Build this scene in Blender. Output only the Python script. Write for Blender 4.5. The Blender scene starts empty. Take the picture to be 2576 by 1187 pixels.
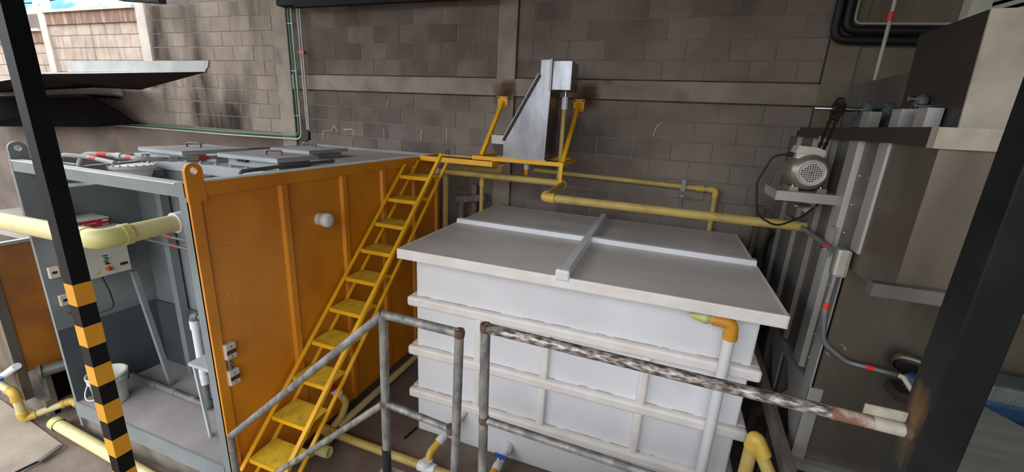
import bpy, bmesh, math, random
from mathutils import Vector, Matrix
random.seed(7)
S = bpy.context.scene
C = S.collection
PI = math.pi

# ------------------------------------------------------------------ camera
cam_d = bpy.data.cameras.new('camera')
cam = bpy.data.objects.new('camera', cam_d)
C.objects.link(cam)
right = Vector((0.9381, 0.3428, 0.0501)); down = Vector((0.1381, -0.2371, -0.9616)); fwd = Vector((-0.3178, 0.9090, -0.2697))
m3 = Matrix((right, -down, -fwd)).transposed()
cam.matrix_world = Matrix.Translation((0, 0, 2.8)) @ m3.to_4x4()
cam_d.sensor_width = 36.0
cam_d.lens = 1039.5 / 2576 * 36
cam_d.clip_start = 0.05; cam_d.clip_end = 500
S.camera = cam

# ------------------------------------------------------------------ sky (overcast)
W = bpy.data.worlds.new('overcast_sky'); S.world = W
W.use_nodes = True
nt = W.node_tree; nt.nodes.clear()
wo = nt.nodes.new('ShaderNodeOutputWorld'); bg = nt.nodes.new('ShaderNodeBackground')
tc = nt.nodes.new('ShaderNodeTexCoord'); sp = nt.nodes.new('ShaderNodeSeparateXYZ'); cr = nt.nodes.new('ShaderNodeValToRGB')
# CIE style overcast dome: luminance rises evenly from horizon to zenith, dull ground colour below the horizon
ce = cr.color_ramp.elements
ce[0].position = 0.0; ce[0].color = (0.16, 0.15, 0.14, 1); ce[1].position = 1.0; ce[1].color = (1.16, 1.2, 1.25, 1)
e1 = ce.new(0.495); e1.color = (0.16, 0.15, 0.14, 1); e2 = ce.new(0.505); e2.color = (0.46, 0.48, 0.5, 1)
mz = nt.nodes.new('ShaderNodeMapRange'); mz.inputs['From Min'].default_value = -1.0; mz.inputs['From Max'].default_value = 1.0
nt.links.new(tc.outputs['Generated'], sp.inputs[0]); nt.links.new(sp.outputs['Z'], mz.inputs['Value']); nt.links.new(mz.outputs[0], cr.inputs[0])
nt.links.new(cr.outputs[0], bg.inputs[0]); bg.inputs[1].default_value = 3.1
nt.links.new(bg.outputs[0], wo.inputs[0])

# ------------------------------------------------------------------ exposure
vs = S.view_settings
vs.view_transform = 'Standard'; vs.look = 'None'; vs.gamma = 1.0; vs.use_curve_mapping = False
vs.exposure = 0.60

# ------------------------------------------------------------------ materials
def lin(h):
    h = h.lstrip('#'); v = [int(h[i:i+2], 16) / 255 for i in (0, 2, 4)]
    return tuple((c / 12.92 if c <= 0.04045 else ((c + 0.055) / 1.055) ** 2.4) for c in v) + (1,)
MATS = {}
def mat(name, col, col2=None, scale=6.0, rough=0.55, metal=0.0, bump=0.0, bscale=40.0, stretch=(1, 1, 1), lo=0.35, hi=0.65,
        stain=None, sscale=3.0, slo=0.55, shi=0.7, sstretch=(1, 1, 1), rnd=0.0, emit=0.0, rough2=None, spec=None):
    if name in MATS: return MATS[name]
    m = bpy.data.materials.new(name); m.use_nodes = True; t = m.node_tree; N = t.nodes; L = t.links
    b = N['Principled BSDF']; b.inputs['Roughness'].default_value = rough; b.inputs['Metallic'].default_value = metal
    if spec is not None: b.inputs['Specular IOR Level'].default_value = spec
    geo = N.new('ShaderNodeNewGeometry')
    def noise(sc, st, det=5.0):
        mp = N.new('ShaderNodeMapping'); mp.inputs['Scale'].default_value = st
        L.new(geo.outputs['Position'], mp.inputs['Vector'])
        n = N.new('ShaderNodeTexNoise'); n.inputs['Scale'].default_value = sc; n.inputs['Detail'].default_value = det
        L.new(mp.outputs[0], n.inputs['Vector']); return n.outputs['Fac']
    def ramp(fac, a, c):
        r = N.new('ShaderNodeMapRange'); r.inputs['From Min'].default_value = a; r.inputs['From Max'].default_value = c
        L.new(fac, r.inputs['Value']); return r.outputs[0]
    def mix(fac, c1, c2, mode='MIX'):
        x = N.new('ShaderNodeMix'); x.data_type = 'RGBA'; x.blend_type = mode
        if isinstance(fac, float): x.inputs[0].default_value = fac
        else: L.new(fac, x.inputs[0])
        for s, c in ((x.inputs[6], c1), (x.inputs[7], c2)):
            if isinstance(c, tuple): s.default_value = c
            else: L.new(c, s)
        return x.outputs[2]
    out = lin(col)
    if col2:
        nf = ramp(noise(scale, stretch), lo, hi)
        out = mix(nf, lin(col), lin(col2))
        if rough2 is not None:
            rr = N.new('ShaderNodeMapRange'); rr.inputs['To Min'].default_value = rough; rr.inputs['To Max'].default_value = rough2
            L.new(nf, rr.inputs['Value']); L.new(rr.outputs[0], b.inputs['Roughness'])
    if rnd:
        oi = N.new('ShaderNodeObjectInfo'); h = N.new('ShaderNodeMapRange')
        h.inputs['To Min'].default_value = 1 - rnd; h.inputs['To Max'].default_value = 1 + rnd
        L.new(oi.outputs['Random'], h.inputs['Value'])
        cc = N.new('ShaderNodeCombineColor'); [L.new(h.outputs[0], cc.inputs[i]) for i in range(3)]
        out = mix(1.0, out, cc.outputs[0], 'MULTIPLY')
    if stain:
        out = mix(ramp(noise(sscale, sstretch), slo, shi), out, lin(stain))
    if isinstance(out, tuple): b.inputs['Base Color'].default_value = out
    else: L.new(out, b.inputs['Base Color'])
    if bump:
        bp = N.new('ShaderNodeBump'); bp.inputs['Strength'].default_value = bump; bp.inputs['Distance'].default_value = 0.01
        L.new(noise(bscale, stretch), bp.inputs['Height']); L.new(bp.outputs[0], b.inputs['Normal'])
    if emit:
        b.inputs['Emission Strength'].default_value = emit
    MATS[name] = m; return m

mat('block', '#766c65', '#625851', 2.2, 0.95, bump=0.5, bscale=60, rnd=0.23, stain='#887d74', sscale=0.9, slo=0.46, shi=0.72, spec=0.2)
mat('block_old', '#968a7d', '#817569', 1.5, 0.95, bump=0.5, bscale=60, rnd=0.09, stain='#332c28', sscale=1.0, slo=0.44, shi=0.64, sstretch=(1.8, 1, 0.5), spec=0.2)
mat('block_sun', '#bcab9d', '#a79688', 4.0, 0.95, bump=0.5, bscale=60, rnd=0.08, stain='#6e645d', sscale=2.5, slo=0.5, shi=0.75, sstretch=(2.2, 1, 0.35), spec=0.2)  # paler copy of block, daylight on the open wall put into the colour
mat('mortar', '#80766e', '#70665f', 5, 0.95, bump=0.6, bscale=50, spec=0.2)
mat('mortar_light', '#b5aea6', '#958d85', 14, 0.95, bump=0.6, bscale=70, spec=0.2)
mat('plaster', '#71645a', '#5d524a', 1.7, 0.95, bump=0.3, bscale=30, stain='#483f3a', sscale=1.1, slo=0.52, shi=0.8)
mat('plaster_right', '#807665', '#6b6254', 1.7, 0.95, bump=0.3, bscale=30, stain='#4a4338', sscale=1.4, slo=0.5, shi=0.8, sstretch=(1.5, 1, 0.5))
mat('concrete', '#93887b', '#7d7368', 3.0, 0.9, bump=0.35, bscale=45, stain='#5f564e', sscale=2.4, slo=0.56, shi=0.75)
mat('concrete_sun', '#c9c0b4', '#b5ab9f', 3.0, 0.9, bump=0.35, bscale=45)  # paler copy of concrete, light on the front put into the colour
mat('red_band', '#8d6a58', '#7a5f52', 3.0, 0.95, bump=0.3, stain='#bcae9f', sscale=4, slo=0.5, shi=0.8, sstretch=(3, 1, .4))
mat('rust_stain', '#5a3a2a', '#4a3026', 8, 0.95)
mat('floor_dirt', '#75655a', '#5e4f46', 2.2, 0.92, bump=0.55, bscale=25, stain='#8b7d71', sscale=1.3, slo=0.5, shi=0.75)
mat('floor_slab', '#a39687', '#908374', 2.5, 0.9, bump=0.3, bscale=30, stain='#7b6f64', sscale=2.0, slo=0.55, shi=0.75)
mat('plinth', '#7b7268', '#5f574f', 5, 0.95, bump=0.5, bscale=40)
mat('roof', '#5c5f60', '#4b4c4d', 3, 0.6, metal=0.2)
mat('dark_steel', '#17181a', '#202123', 6, 0.7, spec=0.2)
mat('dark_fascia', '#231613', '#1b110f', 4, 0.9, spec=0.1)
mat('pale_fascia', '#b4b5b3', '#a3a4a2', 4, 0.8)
mat('shade_sheet', '#060505', '#0a0909', 5, 0.95, spec=0.05)  # near black for deep shade: under the canopy, in the cabinet, behind slats
mat('orange_paint', '#d68a1a', '#cb7d12', 3.0, 0.45, bump=0.03, bscale=30, stain='#bd7012', sscale=1.5, slo=0.55, shi=0.9)
mat('yellow_paint', '#eab21a', '#dea00f', 6.0, 0.5, bump=0.05)
mat('yellow_step', '#efc528', '#c4a52c', 14.0, 0.75, bump=0.6, bscale=180, lo=0.42, hi=0.72)
mat('grey_paint', '#7f8688', '#73797a', 2.5, 0.5, bump=0.03, stain='#666c6c', sscale=1.6, slo=0.5, shi=0.8)
mat('grey_dust', '#96908d', '#877f7c', 3.0, 0.85, bump=0.1)
mat('grey_light', '#aeb5b7', '#9da5a7', 4.0, 0.55)
mat('blue_grey', '#3f464c', '#4a5054', 2.5, 0.5)
mat('white_grp', '#e0e0e3', '#d8d7da', 2.0, 0.38, bump=0.06, bscale=12, stain='#c8c1bd', sscale=2.2, slo=0.62, shi=0.85)
mat('lid_grp', '#d4cecb', '#c5beba', 2.0, 0.33, bump=0.05, bscale=14, stain='#dcd6d2', sscale=1.2, slo=0.55, shi=0.8, stretch=(0.6, 1.6, 1))
mat('white_rib', '#e8e3df', '#ded6d0', 6.0, 0.5, bump=0.35, bscale=22, stain='#a99a8e', sscale=11, slo=0.69, shi=0.81, sstretch=(.5, 1, 2))
mat('rib_gap', '#a08f82', '#c4b8ad', 18, 0.9)
mat('pvc_yellow', '#bfa65c', '#ae9450', 5.0, 0.5, bump=0.05, stain='#978250', sscale=5, slo=0.58, shi=0.8)
mat('pvc_cream', '#d9cf96', '#cdbf86', 4.0, 0.45, stain='#b5a37c', sscale=5, slo=0.6, shi=0.85)
mat('pvc_elbow', '#d2b04a', '#c3a044', 5.0, 0.4)
mat('pvc_lime', '#cfcb86', '#c1bc78', 8.0, 0.4)
mat('pvc_orange', '#d39a2c', '#c98c22', 5.0, 0.4)
mat('pvc_white', '#dfe0e2', '#d2d2d4', 5.0, 0.4)
mat('pvc_grey', '#6c6d6d', '#5d5e5e', 6.0, 0.5)
mat('galv', '#94938f', '#6a6764', 26.0, 0.5, metal=0.4, bump=0.2, stretch=(.8, 1, .45), stain='#5f5149', sscale=14, slo=0.54, shi=0.74, rough2=0.65)
mat('galv_worn', '#574840', '#bab5b0', 60.0, 0.42, metal=0.35, bump=0.3, bscale=60, stretch=(0.45, 1.4, 1.4), lo=0.42, hi=0.64)
mat('rust', '#5f4336', '#4f3b33', 30, 0.85, bump=0.3)
mat('rust_pale', '#aea798', '#978f80', 22, 0.75)
mat('rust_orange', '#7a5543', '#a79a8a', 24, 0.8, lo=0.42, hi=0.62)
mat('joint_dark', '#3a332e', '#4f463f', 9, 0.95, spec=0.1)  # joint dirt plus the thin shadow line along beams, both as colour
mat('cap_pale', '#d2d2cb', '#c2c2bb', 6, 0.6)
mat('steel', '#7d7873', '#625e59', 3.0, 0.38, metal=0.6, stretch=(1, 1, 0.25), rough2=0.5)
mat('steel_brown', '#8b8276', '#5f574d', 1.3, 0.3, metal=0.75, stretch=(1.6, 1, 0.35), rough2=0.48)
mat('steel_light', '#aeaba7', '#999691', 4.0, 0.42, metal=0.4, stretch=(1, 1, 0.3))
mat('steel_front_lit', '#c4bba9', '#a59c8b', 5.0, 0.5, metal=0.4, stain='#8b8578', sscale=4, slo=0.5, shi=0.75)  # paler steel for faces turned to the light, brightness put into the colour
mat('steel_dark', '#3f3b37', '#35312d', 2.0, 0.5, metal=0.4)
mat('hopper_steel', '#94959a', '#76777b', 3.5, 0.22, metal=1.0, bump=0.5, bscale=4, rough2=0.34, stretch=(2, 1, .5))
mat('motor_paint', '#9b978a', '#8a8679', 6, 0.35, metal=0.6)
mat('motor_pale', '#c6c2b8', '#b5b1a7', 6, 0.45, metal=0.3)
mat('chrome', '#d6d6d6', None, rough=0.18, metal=1.0)
mat('chain_black', '#1c1a19', '#2a2725', 30, 0.6, metal=0.4)
mat('black_paint', '#0d0e0f', '#131415', 3.0, 0.5, bump=0.02, stain='#191d1f', sscale=3, slo=0.55, shi=0.8, spec=0.2)
mat('band_yellow', '#d6961c', '#cf8d18', 5.0, 0.5)
mat('rubber', '#121212', None, rough=0.6)
mat('tape_red', '#c3342a', None, rough=0.5)
mat('red_plastic', '#b5262a', None, rough=0.45)
mat('green_conduit', '#2f6b58', '#3c7664', 6, 0.45)
mat('white_conduit', '#aaa89e', '#98968c', 6, 0.5)
mat('grey_conduit', '#85888a', '#757879', 9, 0.4, metal=0.5)
mat('box_beige', '#c3c2b6', '#b7b6aa', 4, 0.5)
mat('lettering', '#6b6f72', None, rough=0.6)
mat('black_plastic', '#1d1c1b', None, rough=0.5)
mat('green_button', '#1d6b3c', None, rough=0.4)
mat('red_button', '#a8342c', None, rough=0.4)
mat('label_yellow', '#c9a832', None, rough=0.5)
mat('bucket_white', '#c7c8bf', '#b9baae', 5, 0.45)
mat('blue_plastic', '#1f4fa0', None, rough=0.4)
mat('blue_motor', '#1d3f66', '#17324f', 9, 0.4)
mat('grey_cast', '#56605f', '#484f50', 9, 0.55)
mat('wood', '#7b5a45', '#5f4536', 5, 0.85, bump=0.3, stretch=(0.4, 3, 1))
mat('plank_old', '#87796e', '#6b5e55', 6, 0.9, bump=0.4, stretch=(3, 0.4, 1))
mat('amber_reflect', '#a86a22', '#95591a', 2.0, 0.45, stain='#6b4a30', sscale=2, slo=0.5, shi=0.8)  # orange reflection on plain steel, put into the base colour
mat('hill', '#4f83bd', '#86a9cc', 0.06, 1.0, stain='#c3d3dd', sscale=0.12, slo=0.52, shi=0.66, spec=0.0)  # distance haze put into the blue and pale tones
mat('hill_green', '#86ab6a', '#a9c096', 0.3, 1.0, stain='#5b8256', sscale=0.5, slo=0.55, shi=0.7, spec=0.0)
mat('white_metal', '#d5d8d6', None, rough=0.5)
mat('outlet_white', '#cbbfb0', '#bfb2a2', 6, 0.5)
mat('outlet_red', '#4a1f1c', None, rough=0.4)
mat('ramp_board', '#85837b', '#75736c', 6, 0.8, stretch=(.5, 4, 1))
mat('louver_pale', '#d6d8c8', '#c6c9b6', 4, 0.7)  # lightened because daylight falls here, brightness put into the colour

# ------------------------------------------------------------------ geometry helpers
ORG = {}
class MB:
    def __init__(s): s.v = []; s.f = []; s.sm = []
    def add(s, vs, fs, smooth=False):
        o = len(s.v); s.v += [Vector(p) for p in vs]; s.f += [tuple(i + o for i in f) for f in fs]; s.sm += [smooth] * len(fs); return s
    def box(s, x0, x1, y0, y1, z0, z1, ch=0.0):
        if ch <= 0:
            return s.add([(x0,y0,z0),(x1,y0,z0),(x1,y1,z0),(x0,y1,z0),(x0,y0,z1),(x1,y0,z1),(x1,y1,z1),(x0,y1,z1)],
                  [(0,3,2,1),(4,5,6,7),(0,1,5,4),(1,2,6,5),(2,3,7,6),(3,0,4,7)])
        bm = bmesh.new(); bmesh.ops.create_cube(bm, size=1)
        for w in bm.verts: w.co = Vector(((x0+x1)/2 + w.co.x*(x1-x0), (y0+y1)/2 + w.co.y*(y1-y0), (z0+z1)/2 + w.co.z*(z1-z0)))
        bmesh.ops.bevel(bm, geom=list(bm.edges), offset=ch, segments=2, affect='EDGES', profile=0.5)
        return s.bm(bm)
    def bm(s, bm, smooth=False):
        bm.verts.index_update()
        s.add([w.co.copy() for w in bm.verts], [[w.index for w in f.verts] for f in bm.faces], smooth); bm.free(); return s
    def bar(s, a, b, w, h, up=(0, 0, 1)):       # rectangular bar from a to b, w sideways, h along up
        a = Vector(a); b = Vector(b); d = (b - a).normalized(); u = Vector(up); sd = d.cross(u).normalized(); u = sd.cross(d).normalized()
        q = [sd*w/2*i + u*h/2*j for i, j in ((-1,-1),(1,-1),(1,1),(-1,1))]
        return s.add([a + p for p in q] + [b + p for p in q], [(0,3,2,1),(4,5,6,7),(0,1,5,4),(1,2,6,5),(2,3,7,6),(3,0,4,7)][:])
    def tube(s, pts, r, n=14, cap=True):
        pts = [Vector(p) for p in pts]; rings = []
        d0 = (pts[1] - pts[0]).normalized(); u = d0.orthogonal().normalized()
        rr = r if isinstance(r, (list, tuple)) else [r] * len(pts)
        for i, p in enumerate(pts):
            d = ((pts[min(i+1, len(pts)-1)] - p).normalized() + (p - pts[max(i-1, 0)]).normalized())
            d = d.normalized() if d.length > 1e-6 else d0
            u = (u - d * u.dot(d)).normalized(); w = d.cross(u)
            rings.append([p + (u * math.cos(a) + w * math.sin(a)) * rr[i] for a in [2*PI*k/n for k in range(n)]])
        vs = [q for R in rings for q in R]; fs = []
        for i in range(len(rings) - 1):
            for k in range(n): fs.append((i*n+k, i*n+(k+1) % n, (i+1)*n+(k+1) % n, (i+1)*n+k))
        s.add(vs, fs, True)
        if cap: s.add(rings[0] + rings[-1], [tuple(range(n-1, -1, -1)), tuple(range(n, 2*n))])
        return s
    def lathe(s, c, axis, prof, n=24, cap=True):  # prof: list of (r, t along axis)
        c = Vector(c); ax = Vector(axis).normalized(); u = ax.orthogonal().normalized(); w = ax.cross(u)
        vs = [c + ax*t + (u*math.cos(2*PI*k/n) + w*math.sin(2*PI*k/n))*r for r, t in prof for k in range(n)]; fs = []
        for i in range(len(prof)-1):
            for k in range(n): fs.append((i*n+k, i*n+(k+1) % n, (i+1)*n+(k+1) % n, (i+1)*n+k))
        s.add(vs, fs, True)
        if cap:
            m = len(prof)
            s.add(vs[:n] + vs[(m-1)*n:], [tuple(range(n-1, -1, -1)), tuple(range(n, 2*n))])
        return s
    def prism(s, poly, vec):                      # planar polygon extruded by vec
        p = [Vector(q) for q in poly]; n = len(p); v = Vector(vec)
        return s.add(p + [q + v for q in p], [tuple(range(n)), tuple(range(2*n-1, n-1, -1))] + [(i, i+n, (i+1) % n + n, (i+1) % n) for i in range(n)])
    def ring_plate(s, outer, inner, vec):         # plate with a hole
        bm = bmesh.new()
        for loop in (outer, inner):
            vv = [bm.verts.new(q) for q in loop]
            for i in range(len(vv)): bm.edges.new((vv[i], vv[(i+1) % len(vv)]))
        bmesh.ops.triangle_fill(bm, edges=list(bm.edges), use_beauty=True)
        r = bmesh.ops.extrude_face_region(bm, geom=list(bm.faces))
        bmesh.ops.translate(bm, verts=[g for g in r['geom'] if isinstance(g, bmesh.types.BMVert)], vec=vec)
        bmesh.ops.recalc_face_normals(bm, faces=list(bm.faces))
        return s.bm(bm)
    def build(s, name, material, parent=None, label=None):
        if parent is None:
            xs = [p.x for p in s.v]; ys = [p.y for p in s.v]; zs = [p.z for p in s.v]
            org = Vector(((min(xs)+max(xs))/2, (min(ys)+max(ys))/2, min(zs)))
        else: org = ORG[parent.name]
        me = bpy.data.meshes.new(name); me.from_pydata([p - org for p in s.v], [], s.f)
        me.polygons.foreach_set('use_smooth', s.sm)
        bm = bmesh.new(); bm.from_mesh(me); bmesh.ops.recalc_face_normals(bm, faces=list(bm.faces)); bm.to_mesh(me); bm.free()
        me.materials.append(MATS[material]); me.update()
        o = bpy.data.objects.new(name, me); C.objects.link(o)
        if parent is None: o.location = org
        else: o.parent = parent
        ORG[o.name] = org
        if label: o['label'] = label
        return o
def tag(o, label, cat, group=None, kind=None):
    o['label'] = label; o['category'] = cat
    if group: o['group'] = group
    if kind: o['kind'] = kind
    return o
def thing(name, loc, label, cat, group=None, kind=None):
    o = bpy.data.objects.new(name, None); o.empty_display_size = 0.1; C.objects.link(o); o.location = loc; ORG[o.name] = Vector(loc)
    return tag(o, label, cat, group, kind)
def struct(o, label, cat='structure', group=None): return tag(o, label, cat, group, 'structure')
def B(x0, x1, y0, y1, z0, z1, ch=0.0): return MB().box(x0, x1, y0, y1, z0, z1, ch)
def fillet(pts, r, n=7):
    pts = [Vector(p) for p in pts]; out = [pts[0]]
    for i in range(1, len(pts)-1):
        a = (pts[i-1]-pts[i]); c = (pts[i+1]-pts[i]); la, lc = a.length, c.length; a.normalize(); c.normalize()
        ang = a.angle(c); t = min(r / math.tan(ang/2), la*0.49, lc*0.49)
        p0 = pts[i] + a*t; p1 = pts[i] + c*t
        for k in range(n+1):
            q = k/n; out.append(p0*(1-q)**2 + pts[i]*2*q*(1-q) + p1*q*q)
    out.append(pts[-1]); return out
def pipe_run(name, label, cat, pts, r, m='pvc_yellow', em='pvc_elbow', er=1.28, parent=None, group=None, loc=None):
    """straight pipes as parts named pipe, bends as parts named elbow with socket collars"""
    pts = [Vector(p) for p in pts]
    t = parent or thing(name, loc or (pts[0].x, pts[0].y, min(p.z for p in pts) - r), label, cat, group)
    k = r * 2.2; ends = [pts[0]] ; 
    for i in range(len(pts)-1):
        a, c = pts[i], pts[i+1]; d = (c-a).normalized()
        s0 = a + d*k*0.8 if i > 0 else a; s1 = c - d*k*0.8 if i < len(pts)-2 else c
        MB().tube([s0, s1], r, 16).build('pipe', m, t)
    for i in range(1, len(pts)-1):
        da = (pts[i-1]-pts[i]).normalized(); dc = (pts[i+1]-pts[i]).normalized()
        f = fillet([pts[i] + da*k*1.15, pts[i], pts[i] + dc*k*1.15], k*0.75, 6)
        e = MB().tube(f, r*er*0.97, 16)
        e.tube([pts[i]+da*k*1.17, pts[i]+da*k*0.85], r*er*1.05, 16); e.tube([pts[i]+dc*k*1.17, pts[i]+dc*k*0.85], r*er*1.05, 16)
        e.build('elbow', em, t)
    return t
def sleeve(name, a, b, r, m, parent, label=None): return MB().tube([a, b], r, 16).build(name, m, parent, label)
def lerp(a, b, t): return Vector(a).lerp(Vector(b), t)

# ================================================================== SETTING
# ---- ground
struct(B(-30, 9, -7, 9, -0.15, 0.0).build('floor', 'floor_dirt'), 'brown dirty concrete ground around the tanks', 'floor')
fl = MB().prism([(-8.6, 1.74, 0.0), (-5.42, 1.52, 0.0), (-4.31, 1.43, 0.0), (-4.29, 1.17, 0.0), (-4.29, -1.5, 0.0), (-8.6, -1.5, 0.0)], (0, 0, 0.012))
struct(fl.build('floor_slab', 'floor_slab'), 'pale smooth concrete slab in the lower left corner with a seam', 'floor')
hk = thing('floor_latch', (-4.29, 1.30, 0.012), 'small steel latch and rod lying at the corner of the pale slab', 'latch')
MB().bar((-4.34, 1.42, 0.03), (-4.28, 1.26, 0.03), 0.035, 0.012).build('plate', 'steel', hk)
MB().tube([(-4.30, 1.27, 0.022), (-4.33, 0.95, 0.022)], 0.008, 8).build('rod', 'dark_steel', hk)

# ---- back wall : one straight block wall at Y = 4.8
YW = 4.8
wall = struct(MB().box(-8.1, 4.5, YW+0.004, YW+0.16, 0, 5.2).box(-16, -8.1, YW+0.004, YW+0.16, 0, 4.22).build('wall_back', 'mortar'),
              'long grey concrete block wall behind the tanks', 'wall')
ORG['wall_back'] = Vector(wall.location)
def unit_block(w, name):
    m = B(-w/2, w/2, 0.0, 0.05, -0.0965, 0.0965)
    bm = bmesh.new()
    vv = [bm.verts.new(p) for p in m.v]; [bm.faces.new([vv[i] for i in f]) for f in m.f]
    ed = [e for e in bm.edges if all(v.co.y < 0.01 for v in e.verts)]
    bmesh.ops.bevel(bm, geom=ed, offset=0.006, segments=1, affect='EDGES')
    me = bpy.data.meshes.new(name); bm.to_mesh(me); bm.free(); return me
BM = {}
nb = 0
def lay(x0, x1, zlist, material, shift0=0, light=False):
    global nb
    key = material
    for r, z in enumerate(zlist):
        x = x0; first = ((r + shift0) % 2 == 0)
        while x < x1 - 0.03:
            w = 0.2 if (first and x == x0) else 0.4
            w = min(w, x1 - x); w = round(w, 2)
            if w < 0.06: break
            if (w, key) not in BM:
                BM[(w, key)] = unit_block(w - 0.007, 'block_mesh'); BM[(w, key)].materials.append(MATS[material])
            o = bpy.data.objects.new('block', BM[(w, key)]); C.objects.link(o); o.parent = wall
            o.location = Vector((x + w/2, YW + random.uniform(-0.002, 0.002), z + 0.1)) - Vector(wall.location)
            nb += 1
            x += w
ZU = [3.265 + 0.197*i for i in range(6)]
ZL = [3.07 - 0.2*(i+1) for i in range(8)]
lay(-5.10, -1.965, [z for z in ZU if z < 4.3], 'block', 0)
lay(-5.10, -1.965, ZL[:4], 'block', 1)
lay(-2.5, -1.965, ZL[4:7], 'block', 1)
lay(-1.735, 1.27, [z for z in ZU if z < 4.1], 'block', 1)
lay(-1.735, 1.27, ZL[:7], 'block', 0)
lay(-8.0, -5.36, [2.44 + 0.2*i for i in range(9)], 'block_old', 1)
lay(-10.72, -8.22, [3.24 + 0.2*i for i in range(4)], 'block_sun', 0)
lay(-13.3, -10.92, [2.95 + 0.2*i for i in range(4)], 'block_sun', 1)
B(-16, -5.36, YW-0.012, YW+0.02, 0, 2.42).build('plaster_panel', 'plaster', wall, 'smooth brown plaster below the green conduit')
B(1.5, 4.5, YW-0.012, YW+0.02, 0, 5.0).build('plaster_panel', 'plaster_right', wall, 'smooth olive brown plaster right of the end column')
# patches of repair mortar
rp = MB()
for pts in ([(-0.14, 2.70), (-0.11, 2.80), (-0.05, 2.86)], 
            [(-4.62, 2.42), (-4.6, 2.52), (-4.45, 2.53), (-4.41, 2.62), (-4.36, 2.53)], [(-4.24, 2.56), (-4.08, 2.57), (-4.07, 2.42)], [(-3.0, 2.46), (-3.0, 2.62)], [(-3.57, 2.45), (-3.57, 2.62)], [(-2.62, 2.66), (-2.62, 2.48)],
            [(-3.5, 2.87), (-3.48, 3.0)]):
    q = [(x + random.uniform(-.01, .01), YW + 0.001, z + random.uniform(-.01, .01)) for x, z in pts]
    if len(q) > 2: q = fillet(q, 0.04, 4)
    rp.tube(q, [random.uniform(0.006, 0.013) for _ in q], 6)
rp.build('mortar_smear', 'mortar_light', wall, 'whitish smears of mortar over the joints')['kind'] = 'stuff'
# columns and beams
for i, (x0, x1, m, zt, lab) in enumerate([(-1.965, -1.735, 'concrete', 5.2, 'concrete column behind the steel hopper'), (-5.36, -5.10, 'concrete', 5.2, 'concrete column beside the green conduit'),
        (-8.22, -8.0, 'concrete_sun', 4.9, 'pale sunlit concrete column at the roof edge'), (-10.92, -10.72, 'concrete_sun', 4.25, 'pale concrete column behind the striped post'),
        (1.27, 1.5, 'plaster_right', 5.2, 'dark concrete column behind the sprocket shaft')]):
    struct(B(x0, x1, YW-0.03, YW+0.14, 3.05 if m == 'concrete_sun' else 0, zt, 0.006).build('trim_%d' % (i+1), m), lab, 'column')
struct(B(-5.10, -1.965, YW-0.022, YW+0.1, 3.07, 3.262, 0.005).build('trim_6', 'concrete'), 'concrete tie beam across the wall left of the hopper', 'beam')
struct(B(-1.735, 1.27, YW-0.022, YW+0.1, 3.07, 3.262, 0.005).build('trim_7', 'concrete'), 'concrete tie beam across the wall right of the hopper', 'beam')
for x0, x1 in ((-5.10, -1.965), (-1.735, 1.27)):
    for z in (3.056, 3.262): B(x0, x1, YW-0.006, YW+0.01, z, z+0.014).build('joint', 'joint_dark', wall)
for x in (-5.102, -1.976, -1.735, 1.258): B(x, x+0.012, YW-0.006, YW+0.01, 1.2, 5.0).build('joint', 'joint_dark', wall)
for i, (x0, x1, z) in enumerate([(-10.72, -8.22, 4.02), (-16, -10.92, 3.73)]):
    t8 = struct(B(x0, x1, YW-0.03, YW+0.14, z, z+0.19).build('trim_%d' % (8+i), 'red_band'), ['reddish stained tie beam along the top of the sunlit wall', 'reddish stained tie beam left of the striped post'][i], 'beam')
    B(x0, x1, YW-0.07, YW+0.18, z+0.19, z+0.235).build('coping', 'concrete_sun', t8)
# rust stains above the bracket plates (thin film that fades out at its rim)
def film(name, c1, c2, loc, scl, amax=0.6, nscale=2.0):
    mr = mat(name, c1, c2, 9, 0.95, spec=0.1); t_ = mr.node_tree; N = t_.nodes; L = t_.links
    tcx = N.new('ShaderNodeTexCoord'); mpx = N.new('ShaderNodeMapping'); mpx.inputs['Location'].default_value = loc; mpx.inputs['Scale'].default_value = scl
    lnx = N.new('ShaderNodeVectorMath'); lnx.operation = 'LENGTH'; nzx = N.new('ShaderNodeTexNoise'); nzx.inputs['Scale'].default_value = nscale
    adx = N.new('ShaderNodeMath'); adx.operation = 'ADD'; mrx = N.new('ShaderNodeMapRange')
    mrx.inputs['From Min'].default_value = 1.0; mrx.inputs['From Max'].default_value = 0.45; mrx.inputs['To Max'].default_value = amax
    L.new(tcx.outputs['Generated'], mpx.inputs[0]); L.new(mpx.outputs[0], lnx.inputs[0]); L.new(tcx.outputs['Generated'], nzx.inputs[0])
    L.new(lnx.outputs['Value'], adx.inputs[0]); L.new(nzx.outputs['Fac'], adx.inputs[1]); L.new(adx.outputs[0], mrx.inputs[0]); L.new(mrx.outputs[0], N['Principled BSDF'].inputs['Alpha'])
film('rust_film', '#4a3025', '#6b4632', (-0.5, 0, -0.5), (1, 0, 1))
film('weld_film', '#8a5a3a', '#6f6a4c', (0, -0.5, -0.5), (0, 1, 1), 0.8)
for x, z, yy in ((-1.85, 3.10, YW-0.033), (-0.90, 3.08, YW-0.025)):
    B(x-0.17, x+0.17, yy, yy+0.001, z-0.16, z+0.16).build('rust_mark', 'rust_film', wall, 'brown rust mark above a yellow wall plate')

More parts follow.
